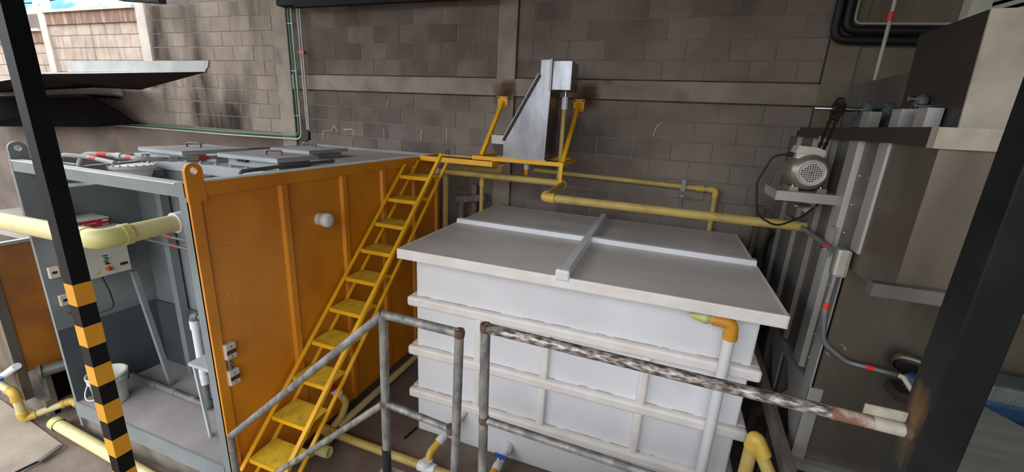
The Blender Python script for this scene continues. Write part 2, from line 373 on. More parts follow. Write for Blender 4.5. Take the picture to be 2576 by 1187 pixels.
# ---- roof over the yard
roof = MB(); n = 92; x0, x1 = -5.9, 7.0
for y0 in (-1.3,):
    vs = []; 
    for i in range(n+1):
        x = x0 + (x1-x0)*i/n; z = 4.75 + 0.035*math.cos(i*PI)
        vs += [(x, -0.9 - 0.25*(x + 5.9), z+0.35), (x, 5.3, z)]  # unseen front edge reaches further out at the right to shade that side
    roof.add(vs, [(2*i, 2*i+2, 2*i+3, 2*i+1) for i in range(n)])
struct(roof.build('ceiling', 'roof'), 'corrugated metal roof above the tanks', 'roof')
rb = thing('roof_beam', (-3.3, 4.6, 4.0), 'black steel roof beam running along the top of the block wall', 'beam', kind='structure')
B(-4.72, -1.9, 4.55, 4.63, 4.055, 4.10).build('flange', 'dark_steel', rb)
B(-4.72, 1.2, 4.58, 4.60, 4.10, 4.42).build('web', 'dark_steel', rb)
B(-5.6, 1.2, 4.55, 4.63, 4.42, 4.5).build('flange', 'dark_steel', rb)
B(-5.08, -4.62, 4.62, 4.76, 4.1, 4.17).build('bracket', 'dark_steel', rb)
eb = thing('roof_beam', (-7.6, 4.5, 4.2), 'dark roof edge beam above the pale column', 'beam', kind='structure')
MB().bar((-8.05, 4.5, 4.29), (-7.1, 4.5, 4.22), 0.1, 0.1).build('web', 'dark_steel', eb)
MB().bar((-8.05, 4.5, 4.35), (-5.3, 4.5, 4.75), 0.14, 0.03).build('flange', 'dark_steel', eb)

# ---- canopies along the wall at the left
c1 = thing('wall_canopy', (-8.4, 4.1, 2.8), 'pale edged canopy with dark brown underside beneath the sunlit wall', 'canopy')
CF = [(-10.67, 3.5, 2.82), (-9.36, 3.5, 2.967), (-8.18, 3.5, 3.088), (-7.17, 3.5, 3.104), (-4.975, 3.5, 3.15)]
CB = [(-13.4, 4.78, 2.79), (-12.2, 4.78, 2.85), (-9.71, 4.78, 2.98), (-8.62, 4.78, 2.975), (-8.45, 4.78, 2.975)]
cs = MB(); up = Vector((0, 0, 0.02)); P_ = [Vector(p) for p in CF + CB]
cs.add(P_ + [p + up for p in P_], [(i, i+1, i+6, i+5) for i in range(4)] + [(i+10, i+15, i+16, i+11) for i in range(4)] + [(i, i+10, i+11, i+1) for i in range(4)] + [(4, 14, 19, 9), (0, 5, 15, 10)])
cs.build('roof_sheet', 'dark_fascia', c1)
es = MB(); Q_ = [Vector(p) + Vector((0, -0.015, 0)) for p in CF]; es.add(Q_ + [q + Vector((0, 0, 0.018)) for q in Q_] + [q + Vector((0, 0.012, 0)) for q in Q_] + [q + Vector((0, 0.012, 0.018)) for q in Q_], [(i, i+1, i+6, i+5) for i in range(4)] + [(i+10, i+15, i+16, i+11) for i in range(4)] + [(i, i+10, i+11, i+1) for i in range(4)] + [(i+5, i+6, i+16, i+15) for i in range(4)])
es.build('edge_strip', 'pale_fascia', c1)
MB().prism([(-7.61, 3.5, 3.12), (-5.0, 3.5, 3.165), (-4.95, 3.5, 3.2), (-4.92, 3.5, 3.27), (-7.61, 3.5, 3.2475)], (0, 0.02, 0)).build('upstand', 'pale_fascia', c1)
c2 = thing('wall_canopy', (-10.5, 4.4, 2.1), 'lower canopy with a black sheet standing for its deep shade, beside the striped post', 'canopy')
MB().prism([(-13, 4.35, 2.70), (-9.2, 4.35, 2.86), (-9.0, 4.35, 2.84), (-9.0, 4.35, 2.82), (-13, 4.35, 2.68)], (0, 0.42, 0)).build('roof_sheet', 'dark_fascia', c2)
MB().prism([(-13, 4.74, 2.72), (-9.3, 4.74, 2.90), (-8.9, 4.74, 2.87), (-8.9, 4.74, 3.0), (-13, 4.74, 2.84)], (0, 0.03, 0)).build('lit_strip', 'pale_fascia', c2)  # pale strip stands for the lit wall showing in the gap
MB().prism([(-13, 4.38, 2.68), (-9.0, 4.38, 2.815), (-8.7, 4.52, 2.62), (-8.4, 4.6, 2.42), (-9.4, 4.5, 2.32), (-13, 4.38, 2.14)], (0, 0.02, 0)).build('shade_sheet', 'shade_sheet', c2)  # black sheet put in for the deep shade below the canopy

struct(B(3.6, 3.75, -3.0, 4.8, 0, 5.2).build('wall_shade_right', 'plaster_right'), 'plain wall added at the far right to darken that side', 'wall')  # wall added to cut light on the right, mostly out of view
# ---- louvre panel at the upper right
lv = thing('window_1', (3.2, 4.7, 3.7), 'pale louvred opening in the top right corner', 'louver', kind='structure')
MB().box(2.12, 2.25, 4.66, 4.78, 3.55, 4.6).build('jamb', 'louver_pale', lv)
B(2.25, 3.55, 4.755, 4.785, 3.55, 4.6).build('shade_backing', 'shade_sheet', lv)
for k in range(12):
    MB().bar((2.25, 4.72, 3.52 + 0.062*k), (3.5, 4.72, 3.92 + 0.062*k), 0.03, 0.032).build('slat', 'louver_pale', lv)

# ---- world beyond the wall
hp = MB(); nx = 26; ny = 7
vs = [(-480 + 22*i, 62 + 12*j, -2 + (j/(ny-1))**0.8 * (95 + 9*math.sin(i*0.7) + 5*math.sin(i*1.9)) + random.uniform(-.6, .6)) for j in range(ny) for i in range(nx)]
hp.add(vs, [(j*nx+i, j*nx+i+1, (j+1)*nx+i+1, (j+1)*nx+i) for j in range(ny-1) for i in range(nx-1)], True)
tag(hp.build('hillside', 'hill'), 'hazy blue hillside beyond the sunlit wall', 'hill')
g = MB(); nx = 24; ny = 6
vs = [(-95 + 3.2*i, 15 + 2.5*j, 0 + (j/(ny-1))**0.8 * (8.6 + 0.8*math.sin(i*1.1) + random.uniform(-.4, .4))) for j in range(ny) for i in range(nx)]
g.add(vs, [(j*nx+i, j*nx+i+1, (j+1)*nx+i+1, (j+1)*nx+i) for j in range(ny-1) for i in range(nx-1)], True)
tag(g.build('grassy_slope', 'hill_green'), 'pale green slope behind the wall at the far left', 'slope')
tw = thing('lattice_mast', (-20.3, 9.0, 0.0), 'white metal mast with rungs standing behind the wall', 'mast')
for x in (-20.45, -19.95): MB().bar((x-0.35, 9, 0), (x+0.05, 9, 7.0), 0.16, 0.16, (0, 1, 0)).build('leg', 'white_metal', tw)
for z in (5.0, 5.25, 5.5, 5.75, 6.0, 6.3): MB().bar((-20.55, 9, z), (-19.95, 9, z), 0.05, 0.05).build('rung', 'white_metal', tw)
B(-20.95, -20.0, 8.9, 9.1, 4.62, 4.70).build('base_shelf', 'concrete_sun', tw)
for k, z in enumerate((6.0, 6.35)):
    tag(MB().tube(fillet([(-34, 10, z+1.2), (-24, 10, z), (-14, 10, z+0.7)], 30, 6), 0.02, 6).build('power_line', 'dark_steel'), ['lower thin dark cable crossing the sky at the top left', 'upper thin dark cable crossing the sky at the top left'][k], 'cable', 'cables in the sky')

# ================================================================== STEEL CONTAINER
ct = thing('steel_container', (-3.45, 1.57, 0.2), 'large steel container, orange outside and grey inside, with hatches on top', 'container')
XR = -2.535; XL = -4.37; Y0 = 1.57; Y1 = 4.40; ZT = 2.365
struct(B(-4.36, -2.58, 1.60, 4.38, 0.0, 0.2).build('floor_plinth', 'plinth'), 'rough concrete plinth under the orange container', 'plinth')
sp_ = B(XR-0.012, XR, Y0, Y1, 0.10, ZT).build('side_panel', 'orange_paint', ct, 'orange painted steel side')
B(XR-0.02, XR-0.0125, Y0+0.03, Y1, 0.2, ZT-0.01).build('inner_lining', 'grey_paint', ct)
B(XR-0.02, XR+0.018, Y0, Y1, 2.275, ZT-0.006).build('top_rail', 'orange_paint', sp_)
B(XR-0.07, XR+0.016, Y0+0.07, Y1, ZT-0.006, ZT).build('rail_cap', 'cap_pale', ct)
B(XR-0.012, XR+0.016, Y0, Y0+0.062, 0.10, 2.275).build('corner_strip', 'orange_paint', sp_)
for y in (2.20, 2.80, 3.34, 3.88, 4.37):
    MB().prism([(XR, y-0.03, 0.1), (XR+0.028, y-0.018, 0.1), (XR+0.028, y+0.03, 0.1), (XR, y+0.03, 0.1)], (0, 0, 2.175)).build('rib', 'orange_paint', sp_)
B(XR-0.03, XR+0.02, Y0+0.06, Y1, 0.10, 0.16).build('bottom_rail', 'orange_paint', sp_)
for (py, pz) in ((1.75, 1.96), (1.86, 1.97), (1.72, 1.62), (1.8, 1.66), (1.77, 1.57), (1.73, 1.28), (1.83, 1.30), (1.835, 1.36), (1.825, 1.2), (1.815, 1.12)):
    MB().lathe((XR, py, pz), (1, 0, 0), [(0.006, 0), (0.005, 0.003)], 8).build('rivet', 'grey_light', sp_)
def lug(y, x, m, name='lifting_lug'):
    r = 0.05; zc = 2.425
    outer = [(x, y+r, 2.25), (x, y+r, zc)] + [(x, y + r*math.cos(a), zc + r*math.sin(a)) for a in [PI*k/12 for k in range(1, 12)]] + [(x, y-r, zc), (x, y-r, 2.25)]
    inner = [(x, y + 0.021*math.cos(a), zc + 0.005 + 0.021*math.sin(a)) for a in [2*PI*k/14 for k in range(14)]]
    MB().ring_plate(outer, inner, (0.022, 0, 0)).build(name, m, ct)
lug(1.615, XR-0.001, 'orange_paint'); lug(1.63, XL-0.01, 'grey_paint')
# grey front frame
B(XR-0.075, XR-0.0125, Y0, Y0+0.05, 0.2, ZT-0.007).build('corner_post', 'grey_paint', ct)
B(XL+0.03, XR-0.075, Y0+0.002, Y0+0.06, 2.272, ZT-0.02).build('front_beam', 'grey_paint', ct)
B(XL+0.03, XR-0.09, Y0, Y0+0.062, ZT-0.02, ZT-0.012).build('beam_cap', 'cap_pale', ct)
lp = B(XL, XL+0.03, Y0, Y1, 0.10, ZT-0.01).build('left_panel', 'grey_paint', ct)
B(XL+0.03, XL+0.034, Y0+0.0, 2.264, 0.34, 1.0).build('painted_band', 'blue_grey', lp)
bk = B(XL+0.03, XR-0.02, 2.285, 2.297, 0.34, 2.27).build('bulkhead', 'grey_paint', ct)
B(XL+0.034, XR-0.02, 2.264, 2.27, 0.34, 0.99).build('painted_band', 'blue_grey', bk)
for x in (-3.92, -3.35, -2.85):
    B(x-0.035, x+0.03, 2.20, 2.264, 0.34, 2.26).build('rib', 'grey_paint', bk)
B(XL+0.03, XR-0.02, Y0+0.01, 2.264, 0.305, 0.34).build('floor_plate', 'grey_dust', ct)
B(XL, XR-0.075, Y0-0.004, Y0+0.01, 0.2, 0.342).build('front_lip', 'grey_paint', ct)
B(XL+0.03, XR-0.02, 2.30, Y1-0.02, 2.31, 2.335).build('deck', 'grey_dust', ct)
B(XL+0.03, -2.74, 2.27, 2.30, 2.262, 2.338).build('deck_beam', 'grey_light', ct)
B(-2.785, -2.74, 2.235, 2.262, 1.4, 2.30).build('deck_leg', 'grey_light', ct)
B(XL, XR-0.02, Y1-0.02, Y1, 0.1, ZT).build('rear_panel', 'grey_dust', ct)
for k in range(9):
    MB().lathe((-4.2 + 0.17*k, 2.325, 2.335), (0, 0, 1), [(0.014, 0), (0.014, 0.008), (0.006, 0.009), (0.006, 0.02)], 8).build('bolt', 'grey_light', ct)
def hatch(x0, x1, y0, y1, zl, handle=(0.5, 0.5), tilt=0.0):
    hc = MB().box(x0+0.05, x1-0.05, y0+0.05, y0+0.06, 2.335, zl-0.03).box(x0+0.05, x1-0.05, y1-0.06, y1-0.05, 2.335, zl-0.03).box(x0+0.05, x0+0.06, y0+0.06, y1-0.06, 2.335, zl-0.03).box(x1-0.06, x1-0.05, y0+0.06, y1-0.06, 2.335, zl-0.03).build('hatch', 'grey_light', ct)
    B(x0, x1, y0, y1, zl-0.028, zl, 0.004).build('lid', 'grey_dust', hc)
    B(x0-0.001, x1+0.001, y0-0.001, y1+0.001, zl-0.034, zl-0.008).build('lid_rim', 'grey_light', hc)
    hx = x0 + (x1-x0)*handle[0]; hy = y0 + (y1-y0)*handle[1]
    MB().tube(fillet([(hx-0.06, hy-0.02, zl), (hx-0.06, hy-0.02, zl+0.035), (hx+0.06, hy+0.02, zl+0.035), (hx+0.06, hy+0.02, zl)], 0.015, 4), 0.009, 8).build('handle', 'steel', hc)
    return hc
hatch(-4.22, -3.67, 2.29, 2.88, 2.422, (0.45, 0.5))
h2 = hatch(-3.38, -2.74, 2.37, 2.78, 2.43, (0.62, 0.45))
B(-3.20, -3.10, 2.395, 2.42, 2.372, 2.39).build('latch', 'black_plastic', h2)
hatch(-3.72, -3.22, 3.15, 3.68, 2.415, (0.2, 0.75))
B(-3.65, -3.53, 2.46, 2.56, 2.335, 2.395).build('terminal_box', 'grey_light', ct)
B(-4.33, -4.23, 2.31, 2.5, 2.335, 2.36).build('deck_plate', 'grey_light', ct)
MB().tube(fillet([(-2.66, 2.0, 2.2), (-2.66, 2.0, 2.375), (-2.72, 2.34, 2.372), (-2.79, 2.95, 2.365)], 0.03, 5), 0.014, 10).tube([(-2.788, 2.93, 2.365), (-2.796, 3.0, 2.365)], 0.019, 10).build('vent_pipe', 'pvc_grey', ct)
# conduit with red marks along the open bay
cd = MB().tube(fillet([(-3.93, 1.74, 2.3), (-3.97, 1.80, 2.41), (-3.76, 1.88, 2.41), (-3.48, 1.88, 2.405), (-3.465, 2.0, 2.395), (-3.485, 2.2, 2.385), (-3.53, 2.50, 2.375)], 0.06, 5), 0.016, 10).build('conduit', 'white_conduit', ct)
for a, b in (((-3.86, 1.842, 2.41), (-3.80, 1.866, 2.41)), ((-3.60, 1.88, 2.407), (-3.55, 1.88, 2.406)), ((-3.498, 2.29, 2.3815), (-3.512, 2.38, 2.379))):
    MB().tube([a, b], 0.018, 10).build('red_tape', 'tape_red', cd)
for a, b in (((-3.72, 1.879, 2.409), (-3.66, 1.879, 2.408)), ((-3.472, 2.06, 2.392), (-3.477, 2.12, 2.389))):
    MB().tube([a, b], 0.023, 10).build('coupling', 'grey_light', cd)
cd2 = MB().tube(fillet([(-4.05, 1.68, 2.28), (-4.07, 1.72, 2.40), (-3.9, 1.8, 2.39), (-3.6, 1.80, 2.37)], 0.05, 5), 0.016, 10).build('conduit', 'white_conduit', ct)
MB().tube([(-3.86, 1.8, 2.387), (-3.80, 1.8, 2.383)], 0.018, 10).build('red_tape', 'tape_red', cd2)
B(-4.34, -4.1, 1.80, 1.84, 2.24, 2.32).build('cross_bar', 'grey_paint', ct)
MB().bar((-3.87, 1.63, 2.31), (-4.05, 2.27, 2.31), 0.04, 0.04).build('cross_bar', 'grey_paint', ct)
# sleeve where the big pipe enters, drain nozzle on the orange side
MB().lathe((XR-0.01, 2.53, 1.955), (1, 0, 0), [(0.052, 0), (0.052, 0.06), (0.058, 0.062), (0.058, 0.10), (0.05, 0.115), (0.02, 0.118)], 24).build('pipe_stub', 'pvc_white', ct, 'white capped pipe stub')
# small support stands inside
MB().bar((-4.10, 2.02, 1.40), (-3.90, 2.03, 0.345), 0.036, 0.036, (0, 1, 0)).build('brace', 'grey_paint', ct)
ws = MB().box(-3.03, -2.80, 1.70, 1.84, 0.965, 0.99).bar((-3.0, 1.72, 0.97), (-2.97, 1.73, 0.345), 0.02, 0.02, (0, 1, 0)).box(-2.83, -2.80, 1.72, 1.75, 0.342, 0.965).build('support_stand', 'grey_light', ct)
MB().lathe((-2.99, 1.74, 0.36), (1, 0, 0), [(0.012, -0.01), (0.012, 0.02)], 10).build('bolt', 'chrome', ct)

# electrical outlets on the orange side
el = thing('outlet_pair', (XR+0.005, 1.66, 1.0), 'two white outlet boxes joined by conduit on the orange side', 'outlet')
for z in (1.245, 1.05):
    bx = B(XR, XR+0.045, 1.625, 1.695, z-0.055, z+0.055, 0.006).build('box', 'outlet_white', el)
    B(XR+0.045, XR+0.047, 1.628, 1.692, z-0.018, z+0.012).build('socket_face', 'outlet_red', bx)
    for dz in (-0.035, 0.033): MB().lathe((XR+0.044, 1.66, z+dz), (1, 0, 0), [(0.005, 0), (0.004, 0.003)], 8).build('screw', 'dark_steel', bx)
MB().tube([(XR+0.02, 1.65, 1.10), (XR+0.02, 1.65, 1.19)], 0.013, 10).build('conduit', 'grey_conduit', el)

# control box and things in the bay
cb = thing('control_box', (-4.18, 1.85, 1.43), 'beige control box with buttons on the left inside wall of the container', 'control box')
XF = -4.05
B(-4.335, XF-0.01, 1.70, 1.99, 1.44, 1.83, 0.01).build('body', 'box_beige', cb)
dr = B(XF-0.01, XF, 1.702, 1.988, 1.442, 1.828).build('door', 'box_beige', cb)
B(XF, XF+0.002, 1.82, 1.85, 1.60, 1.608).build('tag_plate', 'black_plastic', dr); B(XF, XF+0.002, 1.82, 1.85, 1.555, 1.563).build('tag_plate', 'black_plastic', dr)
MB().lathe((XF, 1.835, 1.582), (1, 0, 0), [(0.011, 0), (0.011, 0.012), (0.008, 0.014)], 14).build('start_button', 'green_button', dr)
MB().lathe((XF, 1.835, 1.54), (1, 0, 0), [(0.010, 0), (0.010, 0.01)], 12).box(XF+0.01, XF+0.022, 1.824, 1.846, 1.536, 1.544).build('selector_switch', 'black_plastic', dr)
MB().lathe((XF, 1.835, 1.497), (1, 0, 0), [(0.021, 0), (0.021, 0.003)], 16).build('stop_ring', 'label_yellow', dr)
MB().lathe((XF+0.003, 1.837, 1.497), (1, 0, 0), [(0.010, 0), (0.010, 0.015), (0.016, 0.017), (0.016, 0.026), (0.01, 0.03)], 16).build('stop_button', 'red_button', dr)
MB().prism([(XF, 1.755, 1.47), (XF, 1.79, 1.47), (XF, 1.773, 1.50)], (0.002, 0, 0)).build('warning_sticker', 'label_yellow', dr)
B(XF, XF+0.004, 1.92, 1.97, 1.497, 1.517).build('rating_plate', 'black_plastic', dr); B(XF, XF+0.003, 1.92, 1.97, 1.487, 1.497).build('rating_strip', 'label_yellow', dr)
def text(body, size, loc, rot, m, parent, name='lettering', ext=0.0006):
    cu = bpy.data.curves.new(name, 'FONT'); cu.body = body; cu.size = size; cu.extrude = ext; cu.align_x = 'CENTER'
    tmp = bpy.data.objects.new(name, cu); C.objects.link(tmp)
    bpy.context.view_layer.update()
    me = bpy.data.meshes.new_from_object(tmp.evaluated_get(bpy.context.evaluated_depsgraph_get()))
    bpy.data.objects.remove(tmp); bpy.data.curves.remove(cu)
    o = bpy.data.objects.new(name, me); C.objects.link(o); me.materials.clear(); me.materials.append(MATS[m])
    o.parent = parent; o.location = Vector(loc) - ORG[parent.name]; o.rotation_euler = rot; ORG[o.name] = ORG[parent.name]; return o
text('COLVINE', 0.022, (XF+0.0008, 1.935, 1.80), (PI/2, 0, PI/2), 'lettering', dr)
rc = thing('red_tool_case', (-4.19, 1.82, 1.83), 'red and white carton lying on top of the control box', 'case')
B(-4.31, -4.10, 1.66, 1.93, 1.832, 1.885, 0.004).build('carton', 'red_plastic', rc)
B(-4.315, -4.095, 1.655, 1.935, 1.886, 1.898, 0.003).build('lid', 'box_beige', rc)
B(-4.10, -4.098, 1.69, 1.78, 1.858, 1.864).build('print_strip', 'pvc_white', rc); B(-4.10, -4.098, 1.89, 1.927, 1.868, 1.879).build('print_strip', 'pvc_white', rc); B(-4.10, -4.098, 1.885, 1.927, 1.838, 1.843).build('print_strip', 'pvc_white', rc); B(-4.10, -4.098, 1.79, 1.85, 1.86, 1.864).build('print_strip', 'pvc_white', rc)
for k, y in enumerate((1.70, 1.775)):
    cc = thing('hose_drop', (-4.25, y, 1.90), ['clear hose with red end hanging left above the carton', 'clear hose with red end hanging right above the carton'][k], 'hose')
    MB().tube([(-4.26, y-0.03, 2.26), (-4.25, y, 2.02)], 0.011, 8).build('hose', 'grey_light', cc)
    MB().tube([(-4.25, y, 2.03), (-4.25, y+0.006, 1.94)], 0.016, 10).build('red_sleeve', 'red_plastic', cc)
    MB().tube([(-4.25, y+0.006, 1.94), (-4.25, y+0.008, 1.902)], 0.011, 8).build('nozzle', 'grey_conduit', cc)
# small outlets on the left wall near the post
for k, (y, z) in enumerate(((1.60, 1.44), (1.62, 1.20))):
    s = thing('wall_switch', (XL+0.034, y, z), ['white cable box on the grey wall behind the post', 'small white outlet on the grey wall below the control box'][k], 'switch')
    B(XL+0.034, XL+0.065, y, y+0.06, z, z+0.09, 0.004).build('cover', 'outlet_white', s); B(XL+0.065, XL+0.067, y+0.015, y+0.045, z+0.035, z+0.055).build('rocker', 'black_plastic', s)
tag(MB().tube(fillet([(-4.08, 1.80, 1.44), (-4.06, 1.82, 1.30), (-4.06, 1.83, 1.15), (-4.2, 1.76, 1.1), (-4.33, 1.66, 1.12)], 0.08, 6), 0.006, 8).build('power_cable', 'rubber'), 'black cable hanging below the control box', 'cable')
def bucket(c, r0, r1, h, label):
    b = thing('bucket', c, label, 'bucket')
    MB().lathe(c, (0, 0, 1), [(r0, 0), (r1, h), (r1+0.008, h), (r1+0.008, h-0.02), (r1-0.004, h-0.02)], 28, False).lathe(c, (0, 0, 1), [(0.001, 0.004), (r0-0.004, 0.004), (r1-0.006, h)], 28, False).build('shell', 'bucket_white', b)
    MB().lathe(c, (0, 0, 1), [(r1-0.008, h*0.83), (r1+0.004, h*0.83), (r1+0.004, h*0.80), (r1-0.008, h*0.80)], 28, False).build('rim_band', 'bucket_white', b)
    return b
bb = bucket((-4.10, 1.70, 0.345), 0.10, 0.125, 0.27, 'white plastic bucket on the container floor behind the striped post')
cxy = Vector((-4.10, 1.70, 0.345))
MB().tube([cxy + Vector((-0.132*math.cos(a)*0.9 - 0.02*math.sin(a), -0.132*math.cos(a)*0.2 - 0.14*math.sin(a), 0.24 - 0.16*math.sin(a))) for a in [PI*k/12 for k in range(13)]], 0.004, 6).build('handle', 'pvc_white', bb)
ba = thing('plastic_basin', (-3.92, 2.06, 2.185), 'white round plastic basin in the open bay on top of the container', 'basin')
MB().lathe((-3.92, 2.06, 2.20), (0, 0, 1), [(0.10, 0), (0.13, 0.06), (0.135, 0.085), (0.155, 0.088), (0.155, 0.112), (0.14, 0.116), (0.02, 0.118)], 28).build('shell', 'pvc_white', ba)
for k in range(20):
    a = 2*PI*k/20; MB().box(-3.92+0.15*math.cos(a)-0.006, -3.92+0.15*math.cos(a)+0.006, 2.06+0.15*math.sin(a)-0.006, 2.06+0.15*math.sin(a)+0.006, 2.312, 2.324).build('tooth', 'pvc_white', ba)
MB().box(-4.0, -3.84, 1.63, 2.26, 2.185, 2.20).build('support', 'grey_paint', ba)
# drain pipes in the bay
dp = pipe_run('drain_pipe', 'grey drain pipe along the container floor with white standpipe', 'pipe', [(-4.30, 1.95, 0.375), (-3.27, 1.93, 0.375), (-3.27, 1.93, 1.21), (-2.9, 1.95, 1.22)], 0.024, 'pvc_grey', 'pvc_grey')
sleeve('standpipe', (-3.27, 1.93, 0.62), (-3.27, 1.93, 1.16), 0.028, 'pvc_white', dp)
for z in (0.60, 1.10): sleeve('coupling', (-3.27, 1.93, z), (-3.27, 1.93, z+0.07), 0.034, 'pvc_white', dp)
for x in (-4.0, -3.75, -3.5): sleeve('coupling', (x, 1.942, 0.375), (x+0.06, 1.941, 0.375), 0.029, 'pvc_grey', dp)
cw = thing('conduit_pair', (-3.2, 2.1, 1.66), 'two thin grey conduits with red marks on the container bulkhead', 'conduit')
for k, z in enumerate((1.75, 1.68)):
    t_ = MB().tube([(-4.0, 2.10, z), (-2.62, 2.10, z - 0.02)], 0.011, 8).build('conduit', 'grey_conduit', cw)
    MB().tube([(-3.72+0.06*k, 2.10, z-0.0035), (-3.66+0.06*k, 2.10, z-0.0045)], 0.0125, 8).build('red_tape', 'tape_red', t_)

# big cream pipe crossing in front of the opening and turning into the container
bp = pipe_run('supply_pipe', 'thick cream pipe passing behind the striped post into the container', 'pipe',
              [(-6.9, 1.24, 1.99), (-2.75, 1.24, 2.077), (-2.76, 2.18, 2.11)], 0.052, 'pvc_cream', 'pvc_lime', 1.1)
sleeve('coupling', (-2.755, 1.61, 2.09), (-2.755, 1.74, 2.095), 0.064, 'pvc_white', bp, 'white coupling')
sleeve('coupling', (-2.755, 1.73, 2.095), (-2.755, 1.80, 2.097), 0.07, 'pvc_white', bp, 'white coupling')

# ================================================================== LADDER
ld = thing('steel_ladder', (-2.31, 1.5, 0.0), 'yellow steel stair ladder with ten treads leaning beside the container', 'ladder')
LX0, LX1 = -2.49, -2.145
for k in range(10):
    y = 1.662 + 0.2118*k; z = 0.385 + 0.2025*k
    st_ = MB().box(LX0+0.01, LX1-0.01, y, y+0.215, z-0.006, z).build('tread', 'yellow_step', ld)
    B(LX0+0.01, LX1-0.01, y-0.004, y, z-0.034, z+0.001).build('nosing', 'yellow_paint', st_); B(LX0+0.01, LX1-0.01, y+0.215, y+0.219, z-0.034, z).build('rear_lip', 'yellow_paint', st_)
dirv = Vector((0, 0.2118, 0.2025)).normalized()
def rail_pt(y): return 0.385 + 0.2025*(y-1.662)/0.2118
for x, ya, yb in ((LX0, 1.60, 3.67), (LX1, 1.32, 3.80)):
    MB().bar((x, ya, rail_pt(ya)+0.003), (x, yb, rail_pt(yb)+0.003), 0.03, 0.010, (0, -1, 1)).bar((x+(0.014 if x == LX0 else -0.014)*-1, ya, rail_pt(ya)-0.012), (x+(0.014 if x == LX0 else -0.014)*-1, yb, rail_pt(yb)-0.012), 0.006, 0.03, (0, -1, 1)).build('front_rail', 'yellow_paint', ld)
for x in (LX0, LX1):
    ya = 1.53 if x == LX0 else 1.475; yb = 3.86
    o_ = 0.215
    MB().bar((x, ya, max(0.0, rail_pt(ya-o_)-0.01)), (x, yb+0.06, rail_pt(yb+0.06-o_)-0.01), 0.028, 0.010, (0, -1, 1)).bar((x, ya, rail_pt(ya-o_)-0.022), (x, yb+0.06, rail_pt(yb+0.06-o_)-0.022), 0.006, 0.03, (0, -1, 1)).build('back_rail', 'yellow_paint', ld)

# ================================================================== PLATFORMS AT THE BACK
pf = thing('plank_platform', (-2.1, 4.15, 2.30), 'small yellow framed wooden landing at the top of the ladder', 'platform')
for a in ((-2.51, -1.65, 3.98, 4.02), (-2.51, -1.65, 4.34, 4.38), (-2.51, -2.49, 4.02, 4.34), (-1.69, -1.65, 4.02, 4.34)):
    B(*a, 2.325, 2.375).build('edge_bar', 'yellow_paint', pf)
for k in range(3): B(-2.49, -1.69, 4.022+0.107*k, 4.022+0.107*k+0.104, 2.33, 2.362).build('plank', 'wood', pf)
tag(MB().tube(fillet([(-2.38, 4.33, 2.375), (-2.38, 4.33, 2.42), (-2.34, 4.33, 2.42), (-2.34, 4.33, 2.375)], 0.02, 5), 0.008, 8).build('rope_hook', 'rust'), 'rusty little hook at the back edge of the landing', 'hook')
br = thing('wall_bracket', (-1.43, 4.45, 2.19), 'yellow steel bracket shelf bolted to the wall under the hopper', 'bracket')
for a in ((-1.93, -0.93, 4.09, 4.13), (-1.93, -0.93, 4.72, 4.76), (-1.93, -1.89, 4.13, 4.72), (-0.97, -0.93, 4.13, 4.72), (-1.45, -1.41, 4.13, 4.72)):
    B(*a, 2.375, 2.415).build('frame_bar', 'yellow_paint', br)
B(-0.97, -0.935, 4.10, 4.13, 2.213, 2.375).build('drop_strut', 'yellow_paint', br)
for x in (-1.865, -0.96):
    pl = B(x-0.06, x+0.06, YW-0.045, YW-0.033 if x < -1.5 else YW-0.008, 2.93, 3.06).build('wall_plate', 'yellow_paint', br)
    for dx in (-0.045, 0.045):
        for dz in (-0.048, 0.048): MB().lathe((x+dx, YW-0.045, 2.995+dz), (0, -1, 0), [(0.008, 0), (0.008, 0.006)], 8).build('bolt', 'dark_steel', pl)
    MB().bar((x, YW-0.045, 3.0), (x, 4.19, 2.41), 0.04, 0.04).build('brace', 'yellow_paint', br)
# hopper
hp_ = thing('steel_hopper', (-1.35, 4.35, 2.415), 'tall stainless steel sloping hopper standing on the yellow bracket', 'hopper')
prof = [(-1.60, 2.417), (-1.145, 2.417), (-1.13, 3.10), (-1.14, 3.378), (-1.243, 3.378), (-1.243, 3.25), (-1.60, 2.60)]
MB().prism([(x, 4.15, z) for x, z in prof], (0, 0.40, 0)).build('body', 'hopper_steel', hp_)
MB().bar((-1.612, 4.34, 2.592), (-1.255, 4.34, 3.25), 0.42, 0.016, (-0.88, 0, 0.48)).build('slope_cover', 'steel_light', hp_)
MB().bar((-1.60, 4.138, 2.59), (-1.246, 4.138, 3.24), 0.016, 0.02, (-0.88, 0, 0.48)).build('cover_flange', 'steel_dark', hp_)
B(-1.128, -0.937, 4.17, 4.47, 3.105, 3.372, 0.003).build('outlet_box', 'hopper_steel', hp_)
B(-1.148, -1.128, 4.14, 4.50, 3.09, 3.385).build('seam_flange', 'steel_light', hp_)
B(-1.62, -1.13, 4.13, 4.57, 2.415, 2.424).build('base_flange', 'steel_light', hp_)
MB().prism([(-1.745, 4.16, 2.64), (-1.60, 4.16, 2.64), (-1.60, 4.16, 2.55), (-1.735, 4.16, 2.55)], (0, 0.22, 0)).build('inlet_box', 'steel_light', hp_)
MB().prism([(-1.735, 4.165, 2.55), (-1.605, 4.165, 2.55), (-1.605, 4.165, 2.43), (-1.69, 4.165, 2.43)], (0, 0.2, 0)).build('inlet_throat', 'steel_dark', hp_)
op = thing('overflow_pipe', (-1.03, 4.35, 2.14), 'yellow vertical pipe with white coupling under the hopper outlet box', 'pipe')
sleeve('nipple', (-1.02, 4.33, 3.105), (-1.02, 4.33, 3.04), 0.010, 'chrome', op); sleeve('coupling', (-1.02, 4.33, 2.93), (-1.02, 4.33, 3.05), 0.031, 'pvc_white', op)
sleeve('pipe', (-1.02, 4.33, 2.16), (-1.02, 4.33, 2.94), 0.024, 'pvc_yellow', op)

